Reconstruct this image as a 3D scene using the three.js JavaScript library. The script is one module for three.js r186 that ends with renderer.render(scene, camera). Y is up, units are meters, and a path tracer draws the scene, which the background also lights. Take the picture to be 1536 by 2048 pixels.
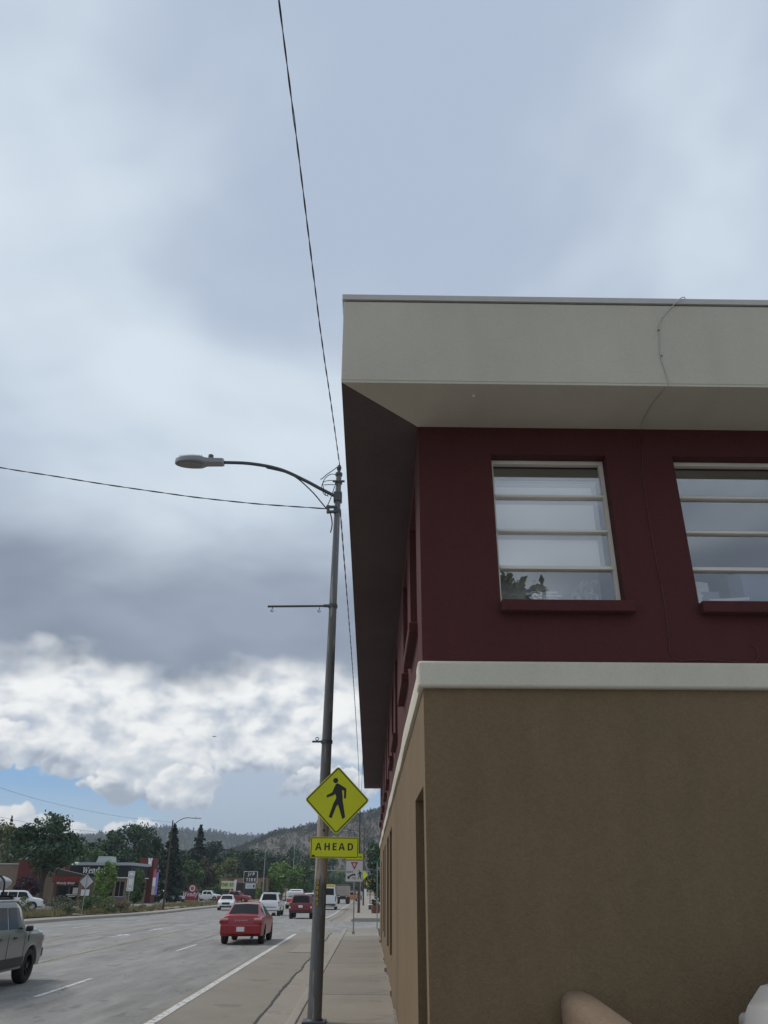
import * as THREE from 'three';
import { RoundedBoxGeometry } from 'three/addons/geometries/RoundedBoxGeometry.js';
import { mergeGeometries, toCreasedNormals } from 'three/addons/utils/BufferGeometryUtils.js';
import { ImprovedNoise } from 'three/addons/math/ImprovedNoise.js';
import { FontLoader } from 'three/addons/loaders/FontLoader.js';
import { TextGeometry } from 'three/addons/geometries/TextGeometry.js';

// ---------------------------------------------------------------- camera, sky, sun, exposure
const scene = new THREE.Scene();
const camera = new THREE.PerspectiveCamera(2 * Math.atan(1024 / 1560) * 180 / Math.PI, 768 / 1024, 0.1, 12000);
camera.position.set(0, 1.75, 0);
camera.rotation.order = 'YXZ';
camera.rotation.set(25.75 * Math.PI / 180, -0.86 * Math.PI / 180, 0.0032);
const renderer = new THREE.WebGLRenderer();
renderer.setSize(768, 1024);
renderer.toneMapping = THREE.LinearToneMapping;
renderer.toneMappingExposure = 1.22;
renderer.shadowMap.enabled = true;

const clamp = (x, a = 0, b = 1) => Math.min(b, Math.max(a, x));
const smooth = (a, b, x) => { const t = clamp((x - a) / (b - a)); return t * t * (3 - 2 * t); };
const lerp = (a, b, t) => a + (b - a) * t;
const mix3 = (a, b, t) => [lerp(a[0], b[0], t), lerp(a[1], b[1], t), lerp(a[2], b[2], t)];
const lin = (r, g, b) => [r, g, b].map(c => Math.pow(c / 255, 2.2));
const PN = new ImprovedNoise();
function fbm3(x, y, z, oct) {
  let a = 0.5, s = 0, f = 1;
  for (let i = 0; i < oct; i++) { s += a * PN.noise(x * f + 7.3 * i, y * f + 3.1 * i, z * f - 5.7 * i); a *= 0.5; f *= 2.03; }
  return s;
}
// Sky: a high grey-blue stratus deck with soft lighter rifts; towards the horizon the deck ends in a dark base, and under it stand far sunlit cumulus with blue gaps.
const PUFFS = Array.from({ length: 120 }, () => []);
{
  let sd = 20240; const R = () => { sd = (Math.imul(sd, 1664525) + 1013904223) >>> 0; return sd / 4294967296; };
  const all = [];
  const cloud = (a, e, w, h, n, k = 1) => { const q = []; for (let i = 0; i < n; i++) { const u = R() * 2 - 1, top = h * Math.pow(1 - u * u, 0.7) * (0.55 + 0.45 * R()), y = Math.pow(R(), 0.8) * top, r = Math.min(h * (0.20 + 0.20 * R()), 0.25 + top * 0.6); q.push({ a: a + u * w, e: e + y, r, h: clamp(y / h), k }); } q.sort((x, y) => y.e - x.e); all.push(...q); };
  // as seen down the street, back to front: the column over the blue gap, the grey bank at the left, the wedges at the right, the row on the horizon
  cloud(-14.6, 6.0, 3.2, 3.6, 70); cloud(-12.6, 5.3, 1.8, 2.0, 40); cloud(-24, 7.0, 6.0, 2.4, 70, 0.95); cloud(-7.0, 7.2, 3.6, 1.5, 40, 0.8); cloud(-3.0, 6.0, 3.4, 1.5, 46, 0.95); cloud(-18.0, 6.1, 1.0, 0.8, 22, 0.9);
  cloud(-23.5, 1.4, 7.0, 2.6, 110); cloud(-15.4, 2.0, 2.4, 2.0, 44); cloud(-12, 1.3, 5, 1.1, 40, 0.9); cloud(-3, 0.8, 6, 1.0, 40, 0.8);
  for (let k = 0; k < 46; k++) { const a = 8 + R() * 322, aa = a > 180 ? a - 360 : a; if (aa > -27 && aa < 4) continue; cloud(aa, 1 + 6.5 * R(), 2.5 + 4 * R(), 1.4 + 2.2 * R(), 40, 0.95); }
  for (const p of all) for (let b = Math.floor((p.a - p.r - 4 + 180) / 3); b <= Math.floor((p.a + p.r + 4 + 180) / 3); b++) PUFFS[((b % 120) + 120) % 120].push(p);
}
const OX = -6.2, OZ = -1.9;
function skyColor(dx, dy, dz) {
  const el = Math.asin(clamp(dy, -1, 1)) * 180 / Math.PI;
  const az = Math.atan2(dx, -dz) * 180 / Math.PI;
  const k = 1 / (Math.max(dy, 0) + 0.13);
  const px = dx * k, pz = dz * k;
  const wx = fbm3(px * 0.7 + 4, pz * 0.7, 9.1, 3), wz = fbm3(px * 0.7 - 8, pz * 0.7, 2.7, 3);
  const big = fbm3(px * 0.85 + wx * 0.9 + OX, pz * 0.85 + wz * 0.9 + OZ, 0.3, 5);
  const fine = fbm3(px * 2.6 + wz, pz * 2.6 + wx, 5.5, 4);
  let b = clamp(0.5 + big * 1.15 + fine * 0.42 + 0.14 * fbm3(px * 6 + wx, pz * 6, 1.9, 4));
  let c = mix3(lin(165, 178, 198), lin(203, 215, 225), smooth(0.12, 1.0, b));
  // the deck thickens and darkens towards its far base
  const edge = 13.3 + fbm3(dx * 9, dy * 14, dz * 9, 4) * 3.2;
  const low = smooth(28.5, 18, el + big * 6 + fine * 3);
  const dk = mix3(lin(110, 121, 138), lin(141, 152, 168), clamp(0.5 + fbm3(dx * 4, dy * 9, dz * 4, 4) * 1.6));
  c = mix3(c, dk, low * 0.95);
  if (el < edge + 1.5) {
    const n1 = fbm3(dx * 11, dy * 20, dz * 11, 6), n2 = fbm3(dx * 34 + n1, dy * 48, dz * 34, 5), n3 = fbm3(dx * 20 + 3, dy * 34 + 1.2 * n1, dz * 20, 6);
    const veil = clamp(smooth(-15, -12, az) * smooth(1.5, -2.5, az) + 0.15 + smooth(25, 40, Math.abs(az)) * clamp(0.4 + fbm3(dx * 3, 1, dz * 3, 2) * 2));
    let lo = mix3(mix3(lin(126, 176, 224), lin(178, 206, 228), smooth(7, 3, el)), lin(176, 192, 211), veil);
    // a broad bright bank far behind, soft and mottled
    const bankA = smooth(7.0, 8.4, el + n1 * 3.0 + n2 * 1.2);
    const tone = clamp(0.58 + n3 * 1.2 + n2 * 0.85 + 0.04 * (el - 9));
    lo = mix3(lo, mix3(lin(184, 194, 208), lin(252, 253, 252), smooth(0.0, 1.0, tone)), bankA);
    // cumulus heads in front of it
    const ux = az + n1 * 1.5 + n2 * 0.95, uy = el + n2 * 0.75 + n1 * 0.5;
    for (const p of PUFFS[Math.floor(clamp((az + 180) / 360, 0, 0.9999) * 120)]) {
      let ddx = ux - p.a; if (ddx > 180) ddx -= 360; else if (ddx < -180) ddx += 360;
      const ex = ddx / p.r, ey = (uy - p.e) / p.r, d = ex * ex + ey * ey; if (d > 1) continue;
      const nz = Math.sqrt(1 - d), alpha = smooth(0, 0.42, nz) * p.k;
      const sh = clamp(0.22 + 0.50 * p.h + 0.34 * ey * (0.4 + 0.6 * nz) + 0.16 * (1 - nz) + n2 * 0.7 - 0.06 * ex);
      lo = mix3(lo, mix3(mix3(lin(164, 174, 190), lin(206, 214, 223), smooth(0, 0.5, sh)), lin(255, 255, 253), smooth(0.38, 0.95, sh)), alpha);
    }
    lo = mix3(lo, lin(216, 225, 233), smooth(2.4, 0.2, el) * 0.6).map(v => v * 0.90);
    const d0 = n1, dUp2 = -n3;
    const over = smooth(edge - 1.5, edge + 1.5, el + 1.5 * (d0 - dUp2));
    c = mix3(lo, c, over);
  }
  return c.map(v => v * 0.95);
}
{
  const W = 4096, Hh = 2048, data = new Float32Array(W * Hh * 4);
  for (let j = 0; j < Hh; j++) {
    const phi = ((j + 0.5) / Hh - 0.5) * Math.PI, cy = Math.cos(phi), sy = Math.sin(phi);
    // away from the frame and near the zenith a coarser step is enough
    const step = j < Hh / 2 ? W : phi > 1.2 ? 8 : phi > 0.26 ? 2 : 1;
    for (let i = 0; i < W; i += step) {
      const th = (i + step * 0.5) / W * 2 * Math.PI - Math.PI;
      const c = j < Hh / 2 ? lin(120, 118, 112) : skyColor(Math.cos(th) * cy, sy, Math.sin(th) * cy);
      for (let q = 0; q < step; q++) { const o = (j * W + i + q) * 4; data[o] = c[0]; data[o + 1] = c[1]; data[o + 2] = c[2]; data[o + 3] = 1; }
    }
  }
  const t = new THREE.DataTexture(data, W, Hh, THREE.RGBAFormat, THREE.FloatType);
  t.mapping = THREE.EquirectangularReflectionMapping; t.magFilter = THREE.LinearFilter; t.minFilter = THREE.LinearFilter; t.needsUpdate = true;
  scene.background = t; scene.environment = t;
}
const sun = new THREE.DirectionalLight(0xfff4e6, 1.5);   // veiled by the deck: very soft
sun.position.set(-75, 90, -62); sun.target.position.set(0, 0, -40);
sun.castShadow = true; sun.shadow.radius = 40;
Object.assign(sun.shadow.camera, { left: -80, right: 80, top: 80, bottom: -80, near: 1, far: 400 });
sun.shadow.mapSize.set(2048, 2048);
scene.add(sun, sun.target);
console.log('sky done');

// ---------------------------------------------------------------- helpers
function rng(seed) { let s = seed >>> 0; return () => { s = (s + 0x6D2B79F5) >>> 0; let t = Math.imul(s ^ (s >>> 15), 1 | s); t = (t + Math.imul(t ^ (t >>> 7), 61 | t)) ^ t; return ((t ^ (t >>> 14)) >>> 0) / 4294967296; }; }
const V = (x, y, z) => new THREE.Vector3(x, y, z);
const drop = z => { const d = Math.abs(Math.min(z, 0)); return -(smooth(45, 90, d) * 0.36 + smooth(90, 170, d) * 0.2); };   // the street dips gently ahead
const ROAD = -0.17;
const gyRoad = z => drop(z) + ROAD, gyWalk = z => drop(z);
const taken = {};
const numbered = n => { const k = taken[n] = (taken[n] ?? -1) + 1; return k ? `${n}_${String(k).padStart(3, '0')}` : n; };
function tag(o, label, category, group, kind) { if (label) o.userData.label = label; if (category) o.userData.category = category; if (group) o.userData.group = group; if (kind) o.userData.kind = kind; return o; }
function thing(name, label, category, pos = [0, 0, 0], turn = 0, group) {
  const o = new THREE.Group(); o.name = numbered(name); o.position.set(...pos); o.rotation.y = turn; scene.add(o);
  return tag(o, label, category, group);
}
function part(name, geo, mat, parent, label) {
  const m = new THREE.Mesh(geo, mat); m.name = name; m.castShadow = m.receiveShadow = true; parent.add(m);
  if (label) m.userData.label = label;
  return m;
}
function solo(name, geo, mat, label, category, pos = [0, 0, 0], turn = 0, group) {
  const m = part(numbered(name), geo, mat, scene); m.position.set(...pos); m.rotation.y = turn;
  return tag(m, label, category, group);
}
function struct(name, geo, mat, label) { const m = part(numbered(name), geo, mat, scene); m.userData.kind = 'structure'; if (label) m.userData.label = label; return m; }
function flat(g) { const h = g.index ? g.toNonIndexed() : g; for (const k of Object.keys(h.attributes)) if (!['position', 'normal', 'uv', 'color'].includes(k)) h.deleteAttribute(k); if (!h.attributes.uv) h.setAttribute('uv', new THREE.BufferAttribute(new Float32Array(h.attributes.position.count * 2), 2)); if (!h.attributes.normal) h.computeVertexNormals(); return h; }
const merge = gs => gs.length === 1 ? flat(gs[0]) : mergeGeometries(gs.map(flat));
function boxUV(g) {   // uv in metres, by the way each face points
  const h = flat(g), p = h.attributes.position, uv = h.attributes.uv;
  const a = V(0, 0, 0), b = V(0, 0, 0), c = V(0, 0, 0);
  for (let i = 0; i < p.count; i += 3) {
    a.fromBufferAttribute(p, i); b.fromBufferAttribute(p, i + 1).sub(a); c.fromBufferAttribute(p, i + 2).sub(a); b.cross(c);
    const x = Math.abs(b.x), y = Math.abs(b.y), z = Math.abs(b.z);
    for (let k = i; k < i + 3; k++) {
      if (x >= y && x >= z) uv.setXY(k, -p.getZ(k), p.getY(k)); else if (y >= z) uv.setXY(k, p.getX(k), -p.getZ(k)); else uv.setXY(k, p.getX(k), p.getY(k));
    }
  }
  return h;
}
const box = (w, h, d, x = 0, y = 0, z = 0) => boxUV(new THREE.BoxGeometry(w, h, d).translate(x, y, z));
const box2 = (x0, x1, y0, y1, z0, z1) => box(Math.abs(x1 - x0), Math.abs(y1 - y0), Math.abs(z1 - z0), (x0 + x1) / 2, (y0 + y1) / 2, (z0 + z1) / 2);
const rbox = (w, h, d, r, x = 0, y = 0, z = 0, s = 2) => boxUV(new RoundedBoxGeometry(w, h, d, s, r).translate(x, y, z));
const rbox2 = (x0, x1, y0, y1, z0, z1, r) => rbox(Math.abs(x1 - x0), Math.abs(y1 - y0), Math.abs(z1 - z0), r, (x0 + x1) / 2, (y0 + y1) / 2, (z0 + z1) / 2);
const tube = (pts, r, seg = 24, rad = 6, closed = false) => new THREE.TubeGeometry(new THREE.CatmullRomCurve3(pts.map(p => p.isVector3 ? p : V(...p)), closed), seg, r, rad, closed);
function rod(a, b, r0, r1 = r0, n = 10) { const A = V(...a), B = V(...b), d = B.clone().sub(A), g = new THREE.CylinderGeometry(r1, r0, d.length(), n); g.translate(0, d.length() / 2, 0); g.applyQuaternion(new THREE.Quaternion().setFromUnitVectors(V(0, 1, 0), d.normalize())); return g.translate(...a); }
function wallXY(u0, u1, y0, y1, holes, thick) {   // a wall sheet in x, y with openings, thick towards -z
  const s = new THREE.Shape([[u0, y0], [u1, y0], [u1, y1], [u0, y1]].map(p => new THREE.Vector2(...p)));
  for (const [a, b, c, d] of holes) s.holes.push(new THREE.Path([[a, c], [a, d], [b, d], [b, c]].map(p => new THREE.Vector2(...p))));
  return new THREE.ExtrudeGeometry(s, { depth: thick, bevelEnabled: false }).translate(0, 0, -thick);
}
const poly = pts => new THREE.Shape(pts.map(p => new THREE.Vector2(p[0], p[1])));
const plate = (shape, depth, bevel = 0) => new THREE.ExtrudeGeometry(shape, { depth, bevelEnabled: bevel > 0, bevelSize: bevel, bevelThickness: bevel, bevelSegments: 1, curveSegments: 10 });
function roundRect(w, h, r, S = THREE.Shape) { const s = new S(), x = w / 2, y = h / 2; s.moveTo(-x + r, -y); s.lineTo(x - r, -y); s.absarc(x - r, -y + r, r, -Math.PI / 2, 0); s.lineTo(x, y - r); s.absarc(x - r, y - r, r, 0, Math.PI / 2); s.lineTo(-x + r, y); s.absarc(-x + r, y - r, r, Math.PI / 2, Math.PI); s.lineTo(-x, -y + r); s.absarc(-x + r, -y + r, r, Math.PI, 1.5 * Math.PI); return s; }
function ringRect(w, h, r, t) { const s = roundRect(w, h, r); const q = roundRect(w - 2 * t, h - 2 * t, Math.max(r - t, 0.004), THREE.Path); s.holes.push(q); return s; }
const fontBold = await new FontLoader().loadAsync('fonts/droid/droid_sans_bold.typeface.json');
const fontSerif = await new FontLoader().loadAsync('fonts/droid/droid_serif_bold.typeface.json');
function text(str, h, depth = 0.003, font = fontBold, sx = 1, shear = 0, space = 0) {   // centred letters, cap height h
  let x = 0; const gs = [];
  for (const ch of str) {
    if (ch === ' ') { x += 0.35 * h; continue; }
    const g = new TextGeometry(ch, { font, size: h, depth, curveSegments: 4, bevelEnabled: false }); g.computeBoundingBox();
    const w = g.boundingBox.max.x; g.translate(x / sx, 0, 0); gs.push(g); x += (w + (0.13 + space) * h) * sx;
  }
  const m = merge(gs); m.applyMatrix4(new THREE.Matrix4().makeShear(0, 0, shear, 0, 0, 0)); m.scale(sx, 1, 1); m.computeBoundingBox();
  const b = m.boundingBox; return m.translate(-(b.min.x + b.max.x) / 2, -(b.min.y + b.max.y) / 2, 0);
}

// tiling value noise for the textures
function tileNoise(seed) {
  const R = rng(seed), T = Float32Array.from({ length: 4096 }, () => R());
  const at = (ix, iy, p) => T[(((iy % p) + p) % p * 61 + ((ix % p) + p) % p * 17 + p * 131) & 4095];
  return (u, v, p) => { const x = u * p, y = v * p, ix = Math.floor(x), iy = Math.floor(y); let fx = x - ix, fy = y - iy; fx = fx * fx * (3 - 2 * fx); fy = fy * fy * (3 - 2 * fy); return lerp(lerp(at(ix, iy, p), at(ix + 1, iy, p), fx), lerp(at(ix, iy + 1, p), at(ix + 1, iy + 1, p), fx), fy); };
}
const N1 = tileNoise(11), N2 = tileNoise(23), N3 = tileNoise(57);
const tfbm = (N, u, v, p, o) => { let s = 0, a = 0.5, t = 0; for (let i = 0; i < o; i++) { s += a * N(u, v, p); t += a; a *= 0.55; p *= 2; } return s / t; };
function tex(size, metres, fn, srgb = true, my = metres, sizeY = size) {
  const d = new Uint8Array(size * sizeY * 4);
  for (let j = 0; j < sizeY; j++) for (let i = 0; i < size; i++) {
    const c = fn((i + 0.5) / size, (j + 0.5) / sizeY), o = (j * size + i) * 4, a = typeof c === 'number' ? [c, c, c] : c;
    for (let k = 0; k < 3; k++) d[o + k] = Math.round(255 * clamp(srgb ? Math.pow(clamp(a[k]), 1 / 2.2) : a[k]));
    d[o + 3] = 255;
  }
  const t = new THREE.DataTexture(d, size, sizeY); t.wrapS = t.wrapT = THREE.RepeatWrapping; t.magFilter = THREE.LinearFilter; t.minFilter = THREE.LinearMipmapLinearFilter; t.generateMipmaps = true;
  if (srgb) t.colorSpace = THREE.SRGBColorSpace;
  t.repeat.set(1 / metres, 1 / my); t.needsUpdate = true; return t;
}
const std = (r, g, b, rough = 0.8, o = {}) => new THREE.MeshStandardMaterial({ color: new THREE.Color().setRGB(r, g, b), roughness: rough, ...o });
const T = {
  stucco: tex(1024, 3.1, (u, v) => 0.80 + 0.20 * (tfbm(N1, u, v, 3, 5) - 0.5) + 0.10 * (tfbm(N3, u, v * 0.25, 24, 2) - 0.5) + 0.16 * (N2(u, v, 256) - 0.5) + 0.08 * (N1(u, v, 512) - 0.5)),
  stuccoFine: tex(1024, 3.7, (u, v) => 0.82 + 0.17 * (tfbm(N1, u, v, 3, 5) - 0.5) + 0.07 * (tfbm(N3, u, v * 0.25, 20, 2) - 0.5) + 0.05 * (N2(u, v, 256) - 0.5)),
  stuccoBump: tex(512, 0.9, (u, v) => 0.6 * tfbm(N2, u, v, 40, 3) + 0.4 * N3(u, v, 160), false),
  concrete: tex(1024, 4.3, (u, v) => { const s = 0.80 + 0.20 * (tfbm(N1, u, v, 5, 5) - 0.5) + 0.14 * (N2(u, v, 300) - 0.5) - 0.16 * smooth(0.66, 0.74, tfbm(N3, u, v, 9, 4)); return [s, s * 0.985, s * 0.96]; }),
  concreteBump: tex(512, 1.1, (u, v) => 0.5 * tfbm(N1, u, v, 24, 4) + 0.5 * N2(u, v, 128), false),
  asphalt: tex(1024, 17.5, (u, v) => {   // u across the road, v along it: polished wheel tracks, tar seams and drip stains run lengthwise
    const w = 0.012 * (tfbm(N3, 0.5, v, 3, 3) - 0.5);
    const lane = tfbm(N2, u + w, v * 0.5, 36, 3), streak = N1(u + w * 2, v * 0.25, 110);
    let s = 0.78 + 0.34 * (lane - 0.5) + 0.16 * (streak - 0.5) + 0.16 * (tfbm(N1, u, v, 12, 4) - 0.5) + 0.12 * (N3(u, v, 420) - 0.5);
    s -= 0.12 * smooth(0.62, 0.70, tfbm(N3, u, v, 7, 4));
    s -= 0.22 * smooth(0.70, 0.78, tfbm(N2, u, v, 40, 3)) * smooth(0.45, 0.6, lane);   // oil drips
    const crk = Math.abs(tfbm(N1, u, v, 10, 5) - 0.5); s -= 0.28 * smooth(0.006, 0.0, crk) * smooth(0.5, 0.6, tfbm(N3, u, v, 5, 2));   // hairline cracks
    return [s, s * 0.995, s * 0.98];
  }, true, 38, 2048),
  asphaltBump: tex(512, 0.8, (u, v) => 0.4 * N1(u, v, 90) + 0.6 * N2(u, v, 200), false),
  brick: tex(512, 4, (u, v) => 0.82 + 0.22 * (tfbm(N2, u, v, 30, 3) - 0.5) + 0.12 * (tfbm(N1, u, v, 6, 3) - 0.5)),
  bark: tex(256, 1.2, (u, v) => 0.7 + 0.5 * (tfbm(N1, u, v * 0.25, 16, 3) - 0.5)),
  paint: tex(1024, 3.7, (u, v) => 0.84 + 0.12 * (tfbm(N1, u, v, 6, 4) - 0.5) - 0.5 * smooth(0.55, 0.68, tfbm(N2, u, v, 60, 4))),
  grime: tex(512, 1.6, (u, v) => 0.88 + 0.16 * (tfbm(N3, u, v, 6, 5) - 0.5)),
};
const M = {
  brown: std(0.215, 0.150, 0.082, 0.92, { map: T.stucco, bumpMap: T.stuccoBump, bumpScale: 0.004 }),
  brownDark: std(0.10, 0.07, 0.044, 0.9, { map: T.stucco, bumpMap: T.stuccoBump, bumpScale: 0.003 }),
  maroon: std(0.092, 0.0195, 0.0195, 0.9, { map: T.stucco, bumpMap: T.stuccoBump, bumpScale: 0.004 }),
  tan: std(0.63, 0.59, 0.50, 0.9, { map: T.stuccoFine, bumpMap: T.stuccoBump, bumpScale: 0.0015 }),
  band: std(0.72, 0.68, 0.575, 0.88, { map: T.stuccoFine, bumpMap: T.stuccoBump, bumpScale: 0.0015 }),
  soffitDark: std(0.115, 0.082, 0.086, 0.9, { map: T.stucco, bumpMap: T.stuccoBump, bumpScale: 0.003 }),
  flashing: std(0.52, 0.52, 0.49, 0.5, { map: T.grime }),
  frame: std(0.80, 0.775, 0.70, 0.55, { map: T.grime }),
  glass: new THREE.MeshPhysicalMaterial({ color: 0xffffff, roughness: 0.0, transmission: 1, thickness: 0, ior: 2.6 }),
  darkGlass: new THREE.MeshPhysicalMaterial({ color: new THREE.Color().setRGB(0.015, 0.018, 0.02), roughness: 0.04, ior: 1.22 }),
  plaster: std(0.26, 0.26, 0.26, 0.95),
  white: std(0.78, 0.78, 0.76, 0.7), paper: std(0.85, 0.86, 0.86, 0.9),
  concrete: std(0.33, 0.305, 0.265, 0.92, { map: T.concrete, bumpMap: T.concreteBump, bumpScale: 0.003 }),
  concrete2: std(0.30, 0.28, 0.245, 0.92, { map: T.concrete, bumpMap: T.concreteBump, bumpScale: 0.003 }),
  concrete3: std(0.36, 0.335, 0.295, 0.92, { map: T.concrete, bumpMap: T.concreteBump, bumpScale: 0.003 }),
  kerb: std(0.39, 0.37, 0.33, 0.9, { map: T.concrete, bumpMap: T.concreteBump, bumpScale: 0.003 }),
  asphalt: std(0.31, 0.308, 0.30, 0.88, { map: T.asphalt, bumpMap: T.asphaltBump, bumpScale: 0.003 }),
  tar: std(0.05, 0.048, 0.045, 0.8), dirt: std(0.25, 0.20, 0.14, 0.95, { map: T.concrete }),
  lineWhite: std(0.72, 0.72, 0.70, 0.75, { map: T.paint }), lineYellow: std(0.36, 0.29, 0.15, 0.8, { map: T.paint }),
  pole: std(0.06, 0.068, 0.075, 0.5, { map: T.grime }), galv: std(0.36, 0.37, 0.37, 0.45, { metalness: 0.6, map: T.grime }), wood: std(0.10, 0.075, 0.055, 0.9, { map: T.bark }),
  wire: std(0.035, 0.035, 0.04, 0.6), black: std(0.02, 0.02, 0.022, 0.5), rubber: std(0.03, 0.03, 0.03, 0.85), darkPlastic: std(0.03, 0.032, 0.035, 0.5),
  lime: std(0.80, 0.86, 0.010, 0.5, { map: T.grime }), signBlack: std(0.02, 0.022, 0.022, 0.5), signWhite: std(0.70, 0.70, 0.70, 0.5), signRed: std(0.32, 0.02, 0.035, 0.5),
  rim: std(0.42, 0.42, 0.43, 0.3, { metalness: 0.8 }), tail: new THREE.MeshPhysicalMaterial({ color: new THREE.Color().setRGB(0.30, 0.012, 0.012), roughness: 0.15, clearcoat: 1 }), lens: new THREE.MeshPhysicalMaterial({ color: new THREE.Color().setRGB(0.6, 0.62, 0.64), roughness: 0.1, metalness: 0.4, clearcoat: 1 }), amber: std(0.6, 0.22, 0.04, 0.3),
  chrome: std(0.6, 0.6, 0.62, 0.2, { metalness: 1 }),
};
const carPaint = (r, g, b, rough = 0.35, cc = 0.8) => new THREE.MeshPhysicalMaterial({ color: new THREE.Color().setRGB(r, g, b), roughness: rough, metalness: 0.0, clearcoat: cc, clearcoatRoughness: 0.08 });

// ---------------------------------------------------------------- ground, street, pavements
function ribbon(x0, x1, za, zb, yf, nx = 1, dz = 3) {   // a sheet that follows the street's dip; uv in metres
  const n = Math.max(1, Math.ceil(Math.abs(zb - za) / dz)), P = [], U = [], I = [];
  for (let i = 0; i <= n; i++) for (let k = 0; k <= nx; k++) { const z = lerp(za, zb, i / n), x = lerp(x0, x1, k / nx); P.push(x, yf(z, x), z); U.push(x, -z); }
  const up = (x1 - x0) * (zb - za) < 0;
  for (let i = 0; i < n; i++) for (let k = 0; k < nx; k++) { const a = i * (nx + 1) + k, b = a + 1, c = a + nx + 1, d = c + 1; up ? I.push(a, b, d, a, d, c) : I.push(a, d, b, a, c, d); }
  const g = new THREE.BufferGeometry(); g.setAttribute('position', new THREE.Float32BufferAttribute(P, 3)); g.setAttribute('uv', new THREE.Float32BufferAttribute(U, 2)); g.setIndex(I); g.computeVertexNormals(); return g;
}
function kerbGeo(x0, x1, za, zb) {   // a kerb with a rounded top edge, swept along the dip
  const n = Math.ceil(Math.abs(zb - za) / 3), gs = [];
  for (let i = 0; i < n; i++) { const a = lerp(za, zb, i / n), b = lerp(za, zb, (i + 1) / n); const g = new RoundedBoxGeometry(Math.abs(x1 - x0), 0.34, Math.abs(b - a) + 0.012, 2, 0.025); g.translate((x0 + x1) / 2, -0.17, (a + b) / 2); const p = g.attributes.position; for (let k = 0; k < p.count; k++) p.setY(k, p.getY(k) + drop(p.getZ(k))); gs.push(boxUV(g)); }
  return merge(gs);
}
struct('ground', ribbon(-3200, 3200, 400, -3600, z => gyRoad(z) - 0.12, 8, 40), M.dirt);
struct('road', ribbon(-19.9, -3.62, 60, -420, z => gyRoad(z), 4), M.asphalt, 'worn grey asphalt street with pale wheel tracks');
struct('road_shoulder', ribbon(-3.62, -1.78, 60, -420, z => gyRoad(z) + 0.002), M.concrete2, 'tan concrete shoulder lane right of the white edge line');
struct('gutter', ribbon(-1.78, -1.2, 60, -42.5, z => gyRoad(z) + 0.006), M.concrete3);
struct('side_street', ribbon(-3.62, 90, -42.62, -57.9, z => gyRoad(z) + 0.005, 6, 2), M.asphalt, 'side street meeting the main street past the building');
struct('kerb', kerbGeo(-1.2, -1.05, 60, -42.5), M.kerb);
struct('kerb', kerbGeo(-1.2, -1.05, -58, -300), M.kerb);
struct('kerb', kerbGeo(-20.05, -19.9, -28, -300), M.kerb);
struct('kerb', boxUV(new THREE.BoxGeometry(40, 0.30, 0.15).translate(19, -0.15 - 0.03, -57.98)), M.kerb);
struct('kerb', boxUV(new THREE.BoxGeometry(1.6, 0.30, 0.15).translate(-0.25, -0.15, -42.57)), M.kerb);
{ // the near pavement: cast slabs with open joints
  const R = rng(5), bed = struct('sidewalk', ribbon(-1.05, 0.62, 12, -42.5, () => -0.05), M.tar, 'tan concrete sidewalk beside the building');
  const mats = [M.concrete, M.concrete2, M.concrete3];
  for (let k = 0; k < 32; k++) { const z = 9.1 - k * 3.22; if (z - 3.22 < -42.6) break; const g = rbox(1.447, 0.09, 3.212, 0.004, 0, 0, 0, 1); const m = part('slab', g, mats[Math.floor(R() * 3)], bed); m.position.set(-0.318, -0.045 + (R() - 0.5) * 0.005, z - 1.61); m.rotation.set((R() - 0.5) * 0.003, 0, (R() - 0.5) * 0.003); }
}
struct('forecourt', ribbon(0.42, 30, 40, -6.17, () => -0.03), M.concrete2, 'concrete yard in front of the building');
struct('sidewalk', ribbon(-1.05, 7, -58.05, -300, z => gyWalk(z) - 0.002), M.concrete3, 'pale sidewalk beyond the side street');
struct('sidewalk', ribbon(-21.7, -20.05, -28, -300, z => gyWalk(z)), M.concrete3, 'pale sidewalk across the street');
struct('planting_strip', ribbon(-27, -21.7, -20, -300, (z, x) => gyWalk(z) + 0.01 + 0.10 * (PN.noise(x * 0.6, z * 0.4, 1) + 0.5), 8, 1.5), M.dirt, 'dry earth planting strip across the street');
struct('parking_lot', ribbon(-120, -27, -20, -300, z => gyWalk(z) - 0.01), M.asphalt, 'parking lot across the street');
struct('gutter', ribbon(-1.78, -1.2, -58, -420, z => gyRoad(z) + 0.006), M.concrete3);
// painted lines, tar-sealed joints and patches
const strip = (x0, x1, za, zb, m, lift = 0.006) => ribbon(x0, x1, za, zb, z => gyRoad(z) + lift, 1, 2);
struct('edge_line', strip(-3.50, -3.34, 20, -41, 0, 0.008), M.lineWhite, 'solid white edge line between asphalt and concrete');
struct('edge_line', strip(-3.50, -3.36, -59, -260, 0, 0.008), M.lineWhite);
for (let k = 0; k < 18; k++) { const z = -13.2 + 12.2 - k * 12.2; struct('lane_dash', strip(-6.52, -6.41, z - 4.6, z - 8.0, 0), M.lineWhite); }
for (let k = 0; k < 14; k++) { const z = -34 - k * 12.2; struct('lane_dash', strip(-15.5, -15.38, z, z - 3.2, 0), M.lineWhite); }
struct('centre_line', strip(-9.33, -9.22, 10, -46, 0), M.lineYellow, 'faded yellow line of the turning lane');
struct('centre_line', strip(-9.33, -9.22, -62, -240, 0), M.lineYellow);
struct('centre_line', strip(-12.75, -12.64, 0, -240, 0), M.lineYellow);
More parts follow.
